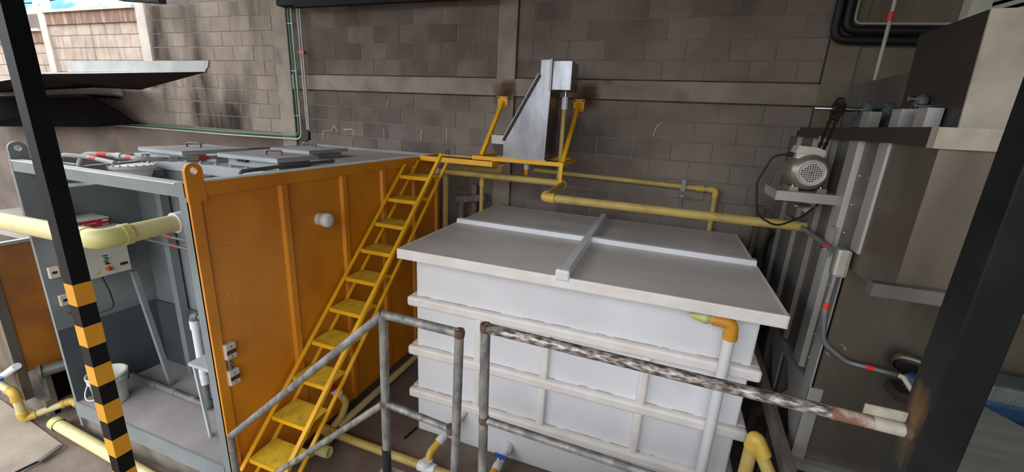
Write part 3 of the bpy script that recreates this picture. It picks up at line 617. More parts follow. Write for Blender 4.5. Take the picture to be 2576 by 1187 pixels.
# ================================================================== PIPES AROUND THE WHITE TANK
p1 = pipe_run('transfer_pipe', 'long yellow pipe from the container crossing above the white tank into the steel machine', 'pipe',
              [(-2.53, 4.3, 2.185), (-0.945, 4.3, 2.18), (-0.945, 3.52, 2.155), (1.05, 3.52, 2.15)], 0.036, 'pvc_yellow', 'pvc_elbow', 1.2)
sleeve('coupling', (-2.52, 4.3, 2.185), (-2.44, 4.3, 2.185), 0.045, 'pvc_white', p1)
p2 = pipe_run('wall_pipe', 'thin yellow pipe along the block wall turning down behind the tank', 'pipe', [(-1.42, 4.735, 2.245), (0.56, 4.735, 2.205), (0.575, 4.735, 0.3)], 0.027, 'pvc_yellow', 'pvc_elbow', 1.25)
sleeve('coupling', (0.36, 4.735, 2.208), (0.44, 4.735, 2.207), 0.033, 'pvc_elbow', p2)
cl = MB().box(0.215, 0.26, 4.69, 4.695, 2.17, 2.29).tube([(0.237, 4.735, 2.29), (0.237, 4.735, 2.31)], 0.008, 8).lathe((0.237, 4.735, 2.12), (0, -1, 0), [(0.02, 0), (0.02, 0.05)], 14).tube([(0.237, 4.735, 2.1), (0.237, 4.735, 2.02)], 0.009, 8).build('pipe_clamp', 'grey_conduit', p2, 'grey steel pipe clamp')
p3 = pipe_run('hopper_drain', 'pale yellow drain from the hopper bending towards the container', 'pipe', [(-1.745, 4.46, 2.41), (-1.745, 4.46, 2.225), (-2.45, 4.46, 2.20), (-2.45, 4.46, 0.05)], 0.036, 'pvc_yellow', 'pvc_yellow', 1.15)
sleeve('coupling', (-1.745, 4.46, 2.29), (-1.745, 4.46, 2.37), 0.045, 'pvc_white', p3)
p4 = thing('drop_pipe', (-1.90, 4.3, 0.0), 'short yellow pipe dropping from the transfer pipe behind the tank lid', 'pipe')
sleeve('pipe', (-1.90, 4.3, 0.0), (-1.90, 4.3, 2.16), 0.022, 'pvc_yellow', p4); sleeve('coupling', (-1.90, 4.3, 2.06), (-1.90, 4.3, 2.13), 0.03, 'pvc_elbow', p4)
p5 = thing('drip_nozzle', (-1.41, 4.4, 2.2), 'small white and orange nozzle hanging under the hopper bracket', 'nozzle')
sleeve('stem', (-1.41, 4.4, 2.42), (-1.41, 4.4, 2.33), 0.010, 'dark_steel', p5); sleeve('cap', (-1.41, 4.4, 2.34), (-1.41, 4.4, 2.285), 0.029, 'pvc_white', p5)
MB().lathe((-1.41, 4.4, 2.285), (0, 0, -1), [(0.027, 0), (0.022, 0.05), (0.016, 0.07)], 16).build('tip', 'pvc_orange', p5)
st2 = thing('wooden_trestle', (-2.2, 4.6, 0.0), 'old grey timber trestle against the wall behind the ladder', 'trestle')
MB().bar((-2.38, 4.62, 1.80), (-1.98, 4.62, 1.87), 0.06, 0.075).build('beam', 'plank_old', st2); MB().bar((-2.30, 4.62, 1.78), (-2.36, 4.62, 0.0), 0.06, 0.06, (0, 1, 0)).build('leg', 'plank_old', st2)
B(-2.2, -2.14, 4.68, 4.74, 0, 2.0).build('post', 'plank_old', st2)

# ================================================================== WHITE TANK
tk = thing('white_tank', (-0.53, 3.65, 0.0), 'big white fibreglass tank with moulded ribs in the middle of the yard', 'tank')
TX0, TX1, TY0, TY1 = -1.79, 0.72, 2.765, 4.55
B(TX0, TX1, TY0, TY1, 0.0, 1.72, 0.015).build('body', 'white_grp', tk)
def ribbox(x0, x1, y0, y1, z0, z1): return B(x0, x1, y0, y1, z0, z1, 0.018)
HR = [(1.345, 0.085), (0.885, 0.085), (0.46, 0.085)]
for zt, h in HR:
    r_ = MB()
    for seg in ((TX0-0.06, TX1+0.06, TY0-0.055, TY0+0.01), (TX0-0.06, TX1+0.06, TY1-0.01, TY1+0.055), (TX0-0.06, TX0+0.01, TY0, TY1), (TX1-0.01, TX1+0.06, TY0, TY1)):
        r_.box(*seg, zt-h, zt, 0.02)
    q = r_.build('band_rib', 'white_rib', tk)
    g_ = MB()
    x = TX0 + 0.05
    while x < TX1 - 0.3:
        w_ = random.uniform(0.03, 0.3); g_.box(x, x + w_, TY0-0.005, TY0+0.0, zt-0.004, zt+random.uniform(0.002, 0.004)); x += w_ + random.uniform(0.02, 0.2)
    g_.build('seam_dirt', 'rib_gap', q)['kind'] = 'stuff'
for x in (-1.20, -0.64, 0.085):
    for (za, zb) in ((1.27, 0.87), (0.81, 0.45)): B(x-0.03, x+0.03, TY0-0.045, TY0+0.005, zb, za, 0.016).build('upright_rib', 'white_rib', tk)
LXa, LXb, LYa, LYb = -1.862, 0.812, 2.615, 4.68
ldd = B(LXa, LXb, LYa, LYb, 1.745, 1.785, 0.006).build('lid', 'lid_grp', tk, 'flat greyish white lid with crossed ridges')
MB().box(LXa, LXb, LYa-0.006, LYa+0.02, 1.705, 1.788, 0.008).box(LXa, LXb, LYb-0.02, LYb, 1.705, 1.78).box(LXa-0.004, LXa+0.016, LYa, LYb, 1.705, 1.786).box(LXb-0.016, LXb+0.004, LYa, LYb, 1.705, 1.786).build('skirt', 'white_rib', ldd)
def ridge(a, b, w, h):
    a = Vector(a); b = Vector(b); d = (b-a).normalized(); s = d.cross(Vector((0, 0, 1)))
    pr = [a + s*w/2, a + s*w*0.32 + Vector((0, 0, h)), a - s*w*0.32 + Vector((0, 0, h)), a - s*w/2]
    return MB().prism(pr, b - a)
ridge((LXa+0.005, 3.655, 1.783), (LXb-0.005, 3.62, 1.783), 0.10, 0.042).build('ridge', 'white_grp', ldd)
ridge((-0.535, LYa-0.01, 1.783), (-0.545, LYb-0.01, 1.783), 0.085, 0.05).build('ridge', 'white_grp', ldd)
B(-0.585, -0.485, LYa-0.018, LYa+0.05, 1.76, 1.842, 0.014).build('ridge_end', 'white_grp', ldd)
# vent pipe on the tank front
vp = thing('tank_overflow', (0.55, 2.69, 0.0), 'white standpipe with yellow elbow under the front edge of the lid', 'pipe')
MB().tube([(0.545, 2.672, 0.0), (0.545, 2.672, 1.57)], 0.034, 18).build('pipe', 'pvc_white', vp)
MB().tube(fillet([(0.545, 2.672, 1.545), (0.545, 2.672, 1.655), (0.43, 2.672, 1.66)], 0.05, 7), 0.040, 18).tube([(0.545, 2.672, 1.55), (0.545, 2.672, 1.58)], 0.044, 18).build('elbow', 'pvc_orange', vp)
MB().lathe((0.465, 2.672, 1.66), (-1, 0, 0), [(0.033, 0), (0.033, 0.06), (0.038, 0.062), (0.038, 0.09), (0.032, 0.10), (0.018, 0.15), (0.006, 0.17)], 18).build('reducer', 'pvc_lime', vp)
# valves at the foot of the tank
def ball_valve(t, a, b, r, hm, hdir):
    a = Vector(a); b = Vector(b); d = (b-a)
    MB().tube([a, lerp(a, b, .28), lerp(a, b, .32), lerp(a, b, .68), lerp(a, b, .72), b], [r*1.25, r*1.25, r*1.05, r*1.05, r*1.25, r*1.25], 16).build('valve_body', 'pvc_white', t)
    c = lerp(a, b, .5); h = Vector(hdir).normalized(); sd = h.cross(d.normalized()).normalized()
    MB().tube([c, c + h*r*1.9], r*0.5, 12).bar(c + h*r*1.9 - sd*r*1.8, c + h*r*2.0 + sd*r*1.8, r*0.9, r*0.45, h).build('handle', hm, t)
v1 = thing('drain_valve', (-1.39, 2.55, 0.0), 'white ball valve with red handle and yellow bend at the foot of the tank', 'valve')
ball_valve(v1, (-1.345, 2.70, 0.31), (-1.425, 2.50, 0.20), 0.030, 'red_plastic', (-0.5, -0.3, 0.9))
sleeve('nipple', (-1.32, 2.765, 0.335), (-1.345, 2.70, 0.31), 0.03, 'pvc_white', v1)
MB().tube(fillet([(-1.42, 2.51, 0.205), (-1.455, 2.42, 0.16), (-1.455, 2.375, 0.06)], 0.06, 6), 0.031, 16).build('elbow', 'pvc_elbow', v1)
v2 = thing('drain_valve', (-0.9, 2.6, 0.0), 'white ball valve with blue handle at the foot of the tank', 'valve')
ball_valve(v2, (-0.905, 2.72, 0.12), (-0.925, 2.54, 0.075), 0.03, 'blue_plastic', (0.0, -0.35, 0.95))
sleeve('nipple', (-0.90, 2.765, 0.13), (-0.905, 2.71, 0.12), 0.045, 'pvc_white', v2)
MB().tube(fillet([(-0.925, 2.55, 0.075), (-0.94, 2.46, 0.055), (-0.95, 2.372, 0.05)], 0.05, 5), 0.033, 16).build('elbow', 'pvc_orange', v2)
fp = thing('floor_pipe', (-1.7, 2.372, 0.0), 'yellow floor pipe running from the ladder to the tank drain', 'pipe')
sleeve('pipe', (-2.46, 2.372, 0.05), (-0.5, 2.372, 0.05), 0.034, 'pvc_yellow', fp)
MB().tube([(-1.53, 2.372, 0.05), (-1.38, 2.372, 0.05)], 0.044, 16).tube([(-1.455, 2.372, 0.05), (-1.455, 2.375, 0.12)], 0.042, 16).build('tee', 'pvc_white', fp)
MB().tube([(-2.52, 2.372, 0.06), (-2.38, 2.372, 0.055)], 0.045, 16).tube(fillet([(-2.45, 2.372, 0.055), (-2.38, 2.28, 0.06), (-2.40, 2.12, 0.075), (-2.46, 2.0, 0.08)], 0.08, 6), 0.043, 16).build('wye', 'pvc_yellow', fp)
MB().tube([(-2.40, 2.15, 0.075), (-2.27, 2.16, 0.085)], 0.040, 16).lathe((-2.27, 2.16, 0.085), (1, 0.08, 0.05), [(0.046, -0.05), (0.046, 0.02), (0.036, 0.02), (0.034, -0.03), (0.001, -0.03)], 18, False).build('open_socket', 'pvc_lime', fp)
fp2 = thing('valve_riser', (-2.44, 2.6, 0.0), 'pale pipe bend with red handled valve behind the lower ladder treads', 'pipe')
MB().tube(fillet([(-2.45, 2.40, 0.06), (-2.43, 2.50, 0.12), (-2.42, 2.57, 0.24), (-2.50, 2.54, 0.34)], 0.08, 6), 0.032, 16).build('elbow', 'pvc_yellow', fp2)
MB().tube([(-2.47, 2.55, 0.31), (-2.53, 2.53, 0.36)], 0.04, 16).build('coupling', 'pvc_white', fp2); MB().box(-2.53, -2.47, 2.46, 2.52, 0.40, 0.425).build('valve_handle', 'red_plastic', fp2)
tag(MB().tube([(-2.42, 2.45, 0.06), (-2.415, 4.45, 0.06)], 0.034, 14).build('long_drain', 'pvc_cream'), 'cream pipe lying on the ground between container and tank', 'pipe')
tag(MB().tube([(-1.83, 2.60, 0.012), (-1.80, 2.755, 0.02)], 0.009, 8).build('iron_rod', 'dark_steel'), 'short dark rod on the ground at the tank corner', 'rod')

# pipes on the ground at the left
fl2 = thing('ground_pipe', (-3.9, 1.50, 0.0), 'thick cream pipe lying along the front of the container', 'pipe')
MB().tube([(-4.66, 1.53, 0.05), (-2.6, 1.45, 0.05)], 0.044, 18).build('pipe', 'pvc_cream', fl2)
MB().lathe((-4.66, 1.53, 0.05), (-1, 0.04, 0), [(0.052, -0.05), (0.052, 0.03), (0.041, 0.03), (0.039, -0.02), (0.002, -0.02)], 18, False).build('socket', 'pvc_lime', fl2)
lp2 = pipe_run('branch_pipe', 'yellowish pipe snaking over the ground left of the container', 'pipe', [(-5.9, 1.47, 0.42), (-4.95, 1.44, 0.33), (-4.99, 1.46, 0.045), (-4.84, 1.73, 0.09), (-4.66, 1.74, 0.04)], 0.03, 'pvc_cream', 'pvc_elbow', 1.2)
MB().tube([(-5.25, 1.45, 0.36), (-4.82, 1.46, 0.62)], 0.028, 12).build('branch', 'pvc_white', lp2); MB().bar((-5.2, 1.40, 0.46), (-5.0, 1.40, 0.47), 0.05, 0.02).build('valve_handle', 'blue_plastic', lp2)

# ================================================================== LEFT STEEL CABINET
oc = thing('steel_cabinet', (-5.5, 2.2, 0.0), 'brown steel machine with side panel coloured by an amber reflection left of the container', 'machine')
B(-6.6, -5.02, 1.78, 2.9, 0.22, 1.60).build('body', 'steel_brown', oc)
B(-5.02, -5.0, 1.56, 2.9, 0.45, 1.62).build('side_panel', 'amber_reflect', oc, 'steel side panel with an amber reflection put into its colour')
B(-5.06, -4.99, 1.50, 1.56, 0.2, 1.60).build('corner_post', 'steel_brown', oc)
B(-5.7, -5.06, 1.52, 1.56, 0.2, 1.58).build('front_panel', 'steel_brown', oc)
MB().box(-5.03, -4.98, 1.52, 2.9, 1.60, 1.625).build('top_edge', 'steel_light', oc)
B(-5.0, -4.90, 1.62, 1.66, 0.0, 0.42).build('leg', 'steel', oc); B(-5.0, -4.92, 1.66, 2.4, 0.12, 0.40).build('recess_shade', 'shade_sheet', oc)  # solid black box stands for the dark inside of the recess
MB().tube([(-4.86, 1.60, 0.47), (-4.70, 1.98, 0.49)], 0.05, 16).lathe((-4.86, 1.60, 0.47), (-0.39, -0.92, 0), [(0.07, 0), (0.07, 0.02)], 18).build('roller', 'steel', oc)
MB().tube([(-4.80, 1.75, 0.60), (-4.74, 1.90, 0.60)], 0.06, 16).build('motor', 'steel_brown', oc)
MB().box(-5.7, -4.90, 1.58, 1.62, 0.0, 0.16).box(-5.7, -4.90, 1.62, 2.6, 0.0, 0.10).build('base_frame', 'plinth', oc)

# ================================================================== GUARD RAILS
YR = 1.45; RR = 0.021
gr = thing('stair_rail', (-1.3, YR, 0.0), 'worn galvanised pipe handrail descending in front of the yellow ladder', 'handrail')
A_ = Vector((-1.12, YR, 1.905)); B_ = Vector((-0.725, YR, 1.90)); L_ = Vector((-2.30, YR, 0.81))
Am = Vector((-1.13, YR, 1.42)); Bm = Vector((-0.76, YR, 1.39))
MB().tube([L_, A_], RR, 14).build('top_rail', 'galv', gr); MB().tube([A_, B_], RR, 14).build('top_rail', 'galv', gr)
MB().tube([Am, Am + (L_-A_)*0.92], RR*0.82, 14).build('mid_rail', 'galv', gr); MB().tube([Am, Bm], RR*0.82, 14).build('mid_rail', 'galv', gr)
MB().tube([(-1.13, YR, 0.98), A_], RR, 14).build('post', 'galv', gr); MB().tube([(-0.74, YR, 0.98), (-0.725, YR, 1.90)], RR, 14).build('post', 'galv', gr); MB().tube([(-2.30, YR, 0.0), L_], RR, 14).build('post', 'galv', gr)
sleeve('base_sleeve', (-1.13, YR, 0.98), (-1.13, YR, 1.15), RR*1.08, 'rubber', gr)
for c in (Am, Bm, B_): MB().lathe(c - Vector((0, 0, 0.018)), (0, 0, 1), [(RR*1.05, 0), (RR*1.16, 0.012), (RR*1.16, 0.026), (RR*1.05, 0.036)], 14).build('weld', 'rust', gr)
g2 = thing('guard_rail', (0.1, YR, 0.98), 'peeling galvanised guard rail between the gap and the black post', 'handrail')
Ca = Vector((-0.603, YR, 1.955)); Cb = Vector((0.825, YR, 1.93))
MB().tube([Ca, lerp(Ca, Cb, .86)], RR*1.05, 14).build('top_rail', 'galv_worn', g2, 'flaking white and brown rail'); MB().tube([lerp(Ca, Cb, .86), lerp(Ca, Cb, .94)], RR*1.04, 14).build('rusty_section', 'rust_orange', g2, 'orange rusty rail section'); MB().tube([lerp(Ca, Cb, .94), Cb], RR*1.05, 14).build('rail_end', 'rust_pale', g2, 'pale rail end')
MB().tube([(-0.59, YR, 0.98), Ca], RR, 14).build('post', 'galv', g2); MB().tube([(-0.595, YR, 1.50), (0.832, YR, 1.46)], RR*0.82, 14).build('mid_rail', 'galv', g2)
for c in (Ca, Vector((-0.595, YR, 1.50))): MB().lathe(c - Vector((0, 0, 0.018)), (0, 0, 1), [(RR*1.05, 0), (RR*1.18, 0.012), (RR*1.18, 0.026), (RR*1.05, 0.036)], 14).build('weld', 'rust', g2)
B(0.715, 0.825, YR+0.010, YR+0.016, 1.95, 1.985).build('cleat', 'rust_pale', g2)
struct(B(-1.18, 3.2, -2.4, 1.50, 0.0, 0.98).build('floor_platform', 'floor_slab'), 'raised concrete platform carrying the guard rails below the view', 'platform')

# ================================================================== POSTS
pb = thing('striped_post', (-2.43, 0.98, 0.0), 'black square post with yellow hazard bands on the left', 'post')
PX, PY, PA = -2.4, 0.953, 0.066
B(PX-PA, PX, PY, PY+PA, 0.0, 5.0).build('shaft', 'black_paint', pb)
for k in range(10):
    z = 1.99 - 0.105*2*k
    if z < 0.15: break
    B(PX-PA-0.001, PX+0.001, PY-0.001, PY+PA+0.001, z-0.105, z).build('band', 'band_yellow', pb, 'yellow painted band')
bpst = thing('steel_post', (0.89, 1.45, 0.0), 'thick black square steel post on the right with a rusty weld', 'post')
B(0.833, 0.943, 1.395, 1.505, 0.0, 5.0, 0.004).build('shaft', 'black_paint', bpst)
B(0.8318, 0.8326, 1.398, 1.502, 1.80, 2.10).build('heat_mark', 'weld_film', bpst, 'rusty heat mark around the weld')
MB().lathe((0.833, 1.45, 1.93), (-1, 0, 0), [(0.031, -0.001), (0.030, 0.003), (0.025, 0.009), (0.023, 0.014)], 18).build('weld', 'rust', bpst, 'orange rusty weld')

# ================================================================== STEEL MACHINE ON THE RIGHT
mc = thing('steel_machine', (1.5, 3.3, 0.0), 'tall stainless steel processing machine with ribbed side at the right', 'machine')
MX = 1.05
B(MX+0.03, 2.3, 2.78, 4.60, 1.28, 2.79).build('side_body', 'steel', mc)
fb = B(MX+0.02, 2.3, 2.75, 2.78, 0.80, 2.10).build('lower_front', 'steel_brown', mc)
ub = MB().prism([(MX+0.012, 2.24, 2.10), (MX+0.012, 2.24, 2.79), (MX+0.012, 2.78, 2.79), (MX+0.012, 2.78, 2.10)], (1.2, 0, 0)).build('upper_body', 'steel_brown', mc)
B(MX-0.09, 2.2, 2.185, 2.235, 2.12, 2.18).build('ledge', 'steel', mc)
B(MX-0.02, MX+0.03, 2.27, 4.15, 2.785, 2.86).build('top_beam', 'steel_dark', mc)
B(MX-0.02, 2.2, 2.215, 2.268, 2.775, 2.86).build('top_beam', 'steel_front_lit', mc, 'pale steel beam end')
def rib(y0, y1, z0, z1, m='steel_light'):
    MB().prism([(MX+0.03, y0, z0), (MX, y0+0.01, z0), (MX, y1-0.01, z0), (MX+0.03, y1, z0)], (0, 0, z1-z0)).build('rib', m, mc)
for (a, b, z0) in ((2.63, 2.75, 2.20), (2.99, 3.14, 1.30), (3.40, 3.54, 1.30), (3.80, 3.96, 1.30), (4.22, 4.40, 1.30)): rib(a, b, z0, 2.785, 'steel_light' if a < 3.2 else 'steel')
sc = MB()
for y in (2.82, 2.95, 3.17, 3.52, 3.85):
    for z in [1.4 + 0.17*k for k in range(8)]: sc.lathe((MX+0.03, y, z), (-1, 0, 0), [(0.007, 0), (0.005, 0.005)], 6)
sc.build('screws', 'chrome', mc)['kind'] = 'stuff'
B(MX-0.004, MX+0.004, 2.74, 2.86, 0.75, 2.10).build('corner_angle', 'steel_light', mc); B(MX-0.004, MX+0.07, 2.738, 2.746, 0.75, 1.30).build('corner_angle', 'steel_light', mc)
for z in (1.28,): B(MX-0.004, MX+0.05, 2.86, 4.5, z-0.06, z).build('sill', 'steel_light', mc)
for y in (2.86, 3.35): MB().prism([(MX, y, 1.24), (MX, y+0.36, 1.24), (MX, y, 0.85)], (0.02, 0, 0)).build('gusset', 'steel_light', mc)
for y in (3.25, 3.75, 4.4): B(MX, MX+0.06, y, y+0.06, 0, 1.24).build('leg', 'steel', mc)
for x in (MX, 2.2): B(x, x+0.06, 2.76, 2.82, 0, 0.8).build('leg', 'steel', mc)
B(MX, 2.3, 2.68, 2.78, 0.74, 0.79).build('base_frame', 'steel_light', mc); B(MX, MX+0.06, 2.78, 4.5, 0.72, 0.78).build('base_frame', 'steel', mc)
MB().bar((MX+0.02, 2.9, 1.2), (MX+0.02, 3.7, 0.4), 0.03, 0.06).build('brace', 'steel_light', mc)
# upper duct
dk = MB().prism([(1.17, 2.39, 2.86), (1.17, 2.92, 2.86), (1.17, 2.95, 3.335), (1.17, 2.43, 3.335)], (0.8, 0, 0)).build('duct', 'steel_dark', mc)
MB().prism([(1.17, 2.388, 2.86), (1.17, 2.428, 3.335), (1.97, 2.428, 3.335), (1.97, 2.388, 2.86)], (0, -0.01, 0)).build('duct_front', 'steel_front_lit', mc, 'pale blotched front of the duct')  # lighter skin on the dark duct, frontal light painted in
MB().prism([(1.30, 3.20, 2.86), (1.30, 4.12, 2.86), (1.30, 4.16, 3.195), (1.30, 3.26, 3.19)], (0.02, 0, 0)).build('guard_plate', 'steel', mc)
B(1.10, 2.2, 2.9, 4.5, 2.79, 2.84).build('top_plate', 'steel_dark', mc)
for (x, y) in ((1.07, 3.02), (1.07, 2.66), (1.10, 2.50)): B(x, x+0.06, y, y+0.09, 2.86, 2.95).build('bearing_stand', 'steel_light', mc)
# drive shaft with sprocket
ds = thing('drive_shaft', (1.0, 3.2, 2.9), 'polished drive shaft with black sprocket and chain on top of the machine', 'shaft')
MB().tube([(0.845, 3.2, 2.967), (1.32, 3.2, 2.967)], 0.014, 12).build('shaft', 'chrome', ds)
sprv = []; 
for k in range(36):
    a = 2*PI*k/36; r = 0.068 if k % 2 else 0.058; sprv.append((0.955, 3.2 + r*math.cos(a), 2.967 + r*math.sin(a)))
MB().prism(sprv, (0.03, 0, 0)).lathe((0.94, 3.2, 2.967), (1, 0, 0), [(0.035, 0), (0.035, 0.06)], 16).build('sprocket', 'chain_black', ds)
for s in (-1, 1):
    chn = MB()
    for k in range(16):
        p0 = lerp((0.97, 3.2 + s*0.062, 2.965), (0.955, 3.33 + s*0.04, 2.60), k/16); p1 = lerp((0.97, 3.2 + s*0.062, 2.965), (0.955, 3.33 + s*0.04, 2.60), (k+0.8)/16)
        chn.bar(p0, p1, 0.022 if k % 2 else 0.014, 0.014, (0, 1, 0))
    chn.build('chain', 'chain_black', ds)
for x in (1.09, 1.20): MB().lathe((x, 3.2, 2.967), (1, 0, 0), [(0.045, 0), (0.05, 0.02), (0.045, 0.04)], 18).box(x-0.005, x+0.045, 3.12, 3.28, 2.865, 2.93).build('bearing', 'grey_cast', ds)
MB().tube([(1.10, 2.70, 3.0), (1.26, 2.70, 3.0)], 0.012, 10).build('shaft', 'chrome', ds)
MB().tube([(1.12, 2.66, 2.965), (1.30, 2.66, 2.965)], 0.012, 10).build('shaft', 'chrome', ds)
for x in (1.13, 1.21): MB().lathe((x, 2.69, 2.985), (1, 0, 0), [(0.03, 0), (0.04, 0.015), (0.03, 0.035)], 14).box(x, x+0.035, 2.64, 2.74, 2.95, 2.965).build('bearing', 'grey_cast', ds)
# motor tray (part of machine) + motor
tr = MB().box(0.715, MX+0.03, 3.075, 3.082, 2.39, 2.45).box(0.715, MX+0.03, 3.082, 3.42, 2.443, 2.45).box(0.715, 0.722, 3.082, 3.42, 2.39, 2.443).build('motor_tray', 'steel_light', mc)
MB().bar((MX, 3.30, 2.44), (0.95, 3.3, 2.30), 0.02, 0.03).build('tray_brace', 'steel_light', mc)
mo = thing('electric_motor', (0.9, 3.2, 2.45), 'silver grey electric motor with round fan grille on the steel tray', 'motor')
mcn = Vector((0.893, 3.12, 2.572))
MB().lathe(mcn + Vector((0, 0.10, 0)), (0, 1, 0), [(0.102, 0), (0.102, 0.17), (0.08, 0.19)], 28).build('housing', 'motor_paint', mo)
for k in range(18):
    a = 2*PI*k/18; c_ = mcn + Vector((0.106*math.cos(a), 0.12, 0.106*math.sin(a)))
    MB().bar(c_, c_ + Vector((0, 0.14, 0)), 0.006, 0.018, (math.cos(a), 0, math.sin(a))).build('cooling_fin', 'motor_paint', mo)
MB().lathe(mcn, (0, 1, 0), [(0.072, 0.0), (0.082, 0.003), (0.108, 0.025), (0.115, 0.05), (0.115, 0.10)], 32, False).build('fan_cowl', 'motor_paint', mo)
gl = MB().lathe(mcn + Vector((0, 0.001, 0)), (0, 1, 0), [(0.082, 0), (0.082, -0.004), (0.071, -0.004), (0.071, 0)], 32, False).lathe(mcn + Vector((0, 0.003, 0)), (0, 1, 0), [(0.073, 0), (0.073, 0.004)], 32).build('fan_grille', 'motor_pale', mo)
hl = MB()
for i in range(-4, 5):
    for j in range(-4, 5):
        if i*i + j*j < 18 and (i, j) != (0, 0):
            c_ = mcn + Vector((i*0.013, 0.0015, j*0.013)); hl.box(c_.x-0.0036, c_.x+0.0036, c_.y-0.001, c_.y+0.002, c_.z-0.0036, c_.z+0.0036)
hl.lathe(mcn + Vector((0, 0.002, 0)), (0, -1, 0), [(0.006, 0), (0.006, 0.002)], 12)
hl.build('grille_holes', 'rubber', gl)['kind'] = 'stuff'
B(0.80, 0.95, 3.16, 3.27, 2.655, 2.69).build('terminal_base', 'motor_pale', mo)
MB().prism([(0.79, 3.15, 2.69), (0.955, 3.15, 2.685), (0.945, 3.15, 2.715), (0.90, 3.15, 2.73), (0.80, 3.15, 2.735)], (0, 0.13, 0)).build('terminal_cover', 'motor_pale', mo)
MB().lathe((0.79, 3.21, 2.675), (-1, 0, 0), [(0.016, 0), (0.016, 0.03)], 10).build('cable_gland', 'rubber', mo)
for x in (0.80, 0.955): MB().box(x, x+0.05, 3.15, 3.33, 2.45, 2.475).build('foot', 'motor_paint', mo)
for x in (0.80, 0.955): MB().lathe((x+0.02, 3.17, 2.475), (0, 0, 1), [(0.01, 0), (0.01, 0.01)], 6).build('bolt', 'chrome', mo)
tag(MB().tube(fillet([(0.765, 3.21, 2.675), (0.68, 3.21, 2.66), (0.62, 3.22, 2.48), (0.66, 3.23, 2.25), (0.80, 3.25, 2.18), (0.95, 3.30, 2.26), (1.05, 3.34, 2.38)], 0.12, 8), 0.007, 8).build('motor_cable', 'rubber'), 'black cable looping from the motor to the machine side', 'cable')
B(MX-0.06, MX+0.02, 3.44, 3.50, 2.62, 2.80).build('chain_bracket', 'steel_light', mc)
for k in range(4):
    MB().tube([(0.80+0.03*k, 3.60-0.12*k, 2.36-0.02*(k % 2)), (0.87+0.05*k, 3.62-0.1*k, 2.34)], 0.012, 10).lathe((0.80+0.03*k, 3.60-0.12*k, 2.36-0.02*(k % 2)), (-1, 0, 0), [(0.018, 0), (0.018, 0.015)], 10).build('lubrication_tube', 'chrome' if k % 2 else 'grey_conduit', mc)
# conduit on the machine side with junction box
cn = thing('machine_conduit', (1.02, 3.0, 1.5), 'grey conduit with red marks and oval junction box on the machine', 'conduit')
MB().tube([(1.02, 3.92, 2.15), (1.02, 2.78, 2.155)], 0.016, 10).build('conduit', 'grey_conduit', cn)
B(0.985, 1.05, 2.705, 2.775, 2.035, 2.205, 0.022).build('junction_box', 'grey_conduit', cn)
B(0.985, 1.05, 2.690, 2.706, 2.04, 2.20, 0.014).build('cover', 'motor_pale', cn)
MB().lathe((1.015, 2.698, 2.125), (0, -1, 0), [(0.010, 0), (0.007, 0), (0.007, 0.003), (0.010, 0.003)], 14, False).build('cover_mark', 'label_yellow', cn)
MB().tube(fillet([(1.02, 2.74, 2.05), (1.01, 2.725, 1.82), (1.04, 2.72, 1.62), (1.18, 2.72, 1.525), (1.42, 2.70, 1.515)], 0.12, 8), 0.015, 10).build('conduit', 'grey_conduit', cn)
for a, b in (((1.02, 3.66, 2.151), (1.02, 3.60, 2.151)), ((1.02, 2.98, 2.155), (1.02, 2.93, 2.155)), ((1.0115, 2.7285, 1.87), (1.011, 2.7265, 1.83)), ((1.27, 2.7135, 1.5215), (1.31, 2.71, 1.52))):
    MB().tube([a, b], 0.0175, 10).build('red_tape', 'tape_red', cn)
B(1.03, 1.05, 2.98, 3.03, 2.08, 2.27).build('strut', 'steel_light', cn)
MB().tube([(0.99, 3.03, 2.12), (1.05, 3.03, 2.12)], 0.008, 8).build('clip', 'chrome', cn)
for p in ((1.16, 2.745, 1.60), (1.10, 2.745, 1.53)): MB().lathe(p, (0, -1, 0), [(0.011, 0), (0.011, 0.012)], 8).build('clip', 'chrome', cn)
# white conduit above
wc = thing('roof_conduit', (1.39, 4.0, 3.2), 'white conduit with red tape rising from the guard plate', 'conduit')
MB().tube([(1.40, 4.0, 2.84), (1.38, 4.0, 4.7)], 0.013, 10).build('conduit', 'white_conduit', wc); MB().tube([(1.388, 4.0, 3.62), (1.387, 4.0, 3.68)], 0.02, 10).build('red_tape', 'tape_red', wc)
bk2 = thing('black_pipes', (1.7, 4.7, 3.6), 'pair of black pipes bending along the wall at the upper right', 'pipe')
for k in range(2):
    r_ = 0.036; o_ = 0.075*k
    MB().tube(fillet([(1.26 + o_, 4.72, 4.62), (1.26 + o_, 4.72, 3.625 + o_), (2.3, 4.72, 3.60 + o_)], 0.12 - 0.02*k, 8), r_, 14).build('pipe', 'rubber', bk2)
MB().tube(fillet([(1.395, 4.74, 4.62), (1.395, 4.74, 3.76), (2.3, 4.74, 3.735)], 0.06, 8), 0.012, 10).build('conduit', 'white_conduit', bk2)
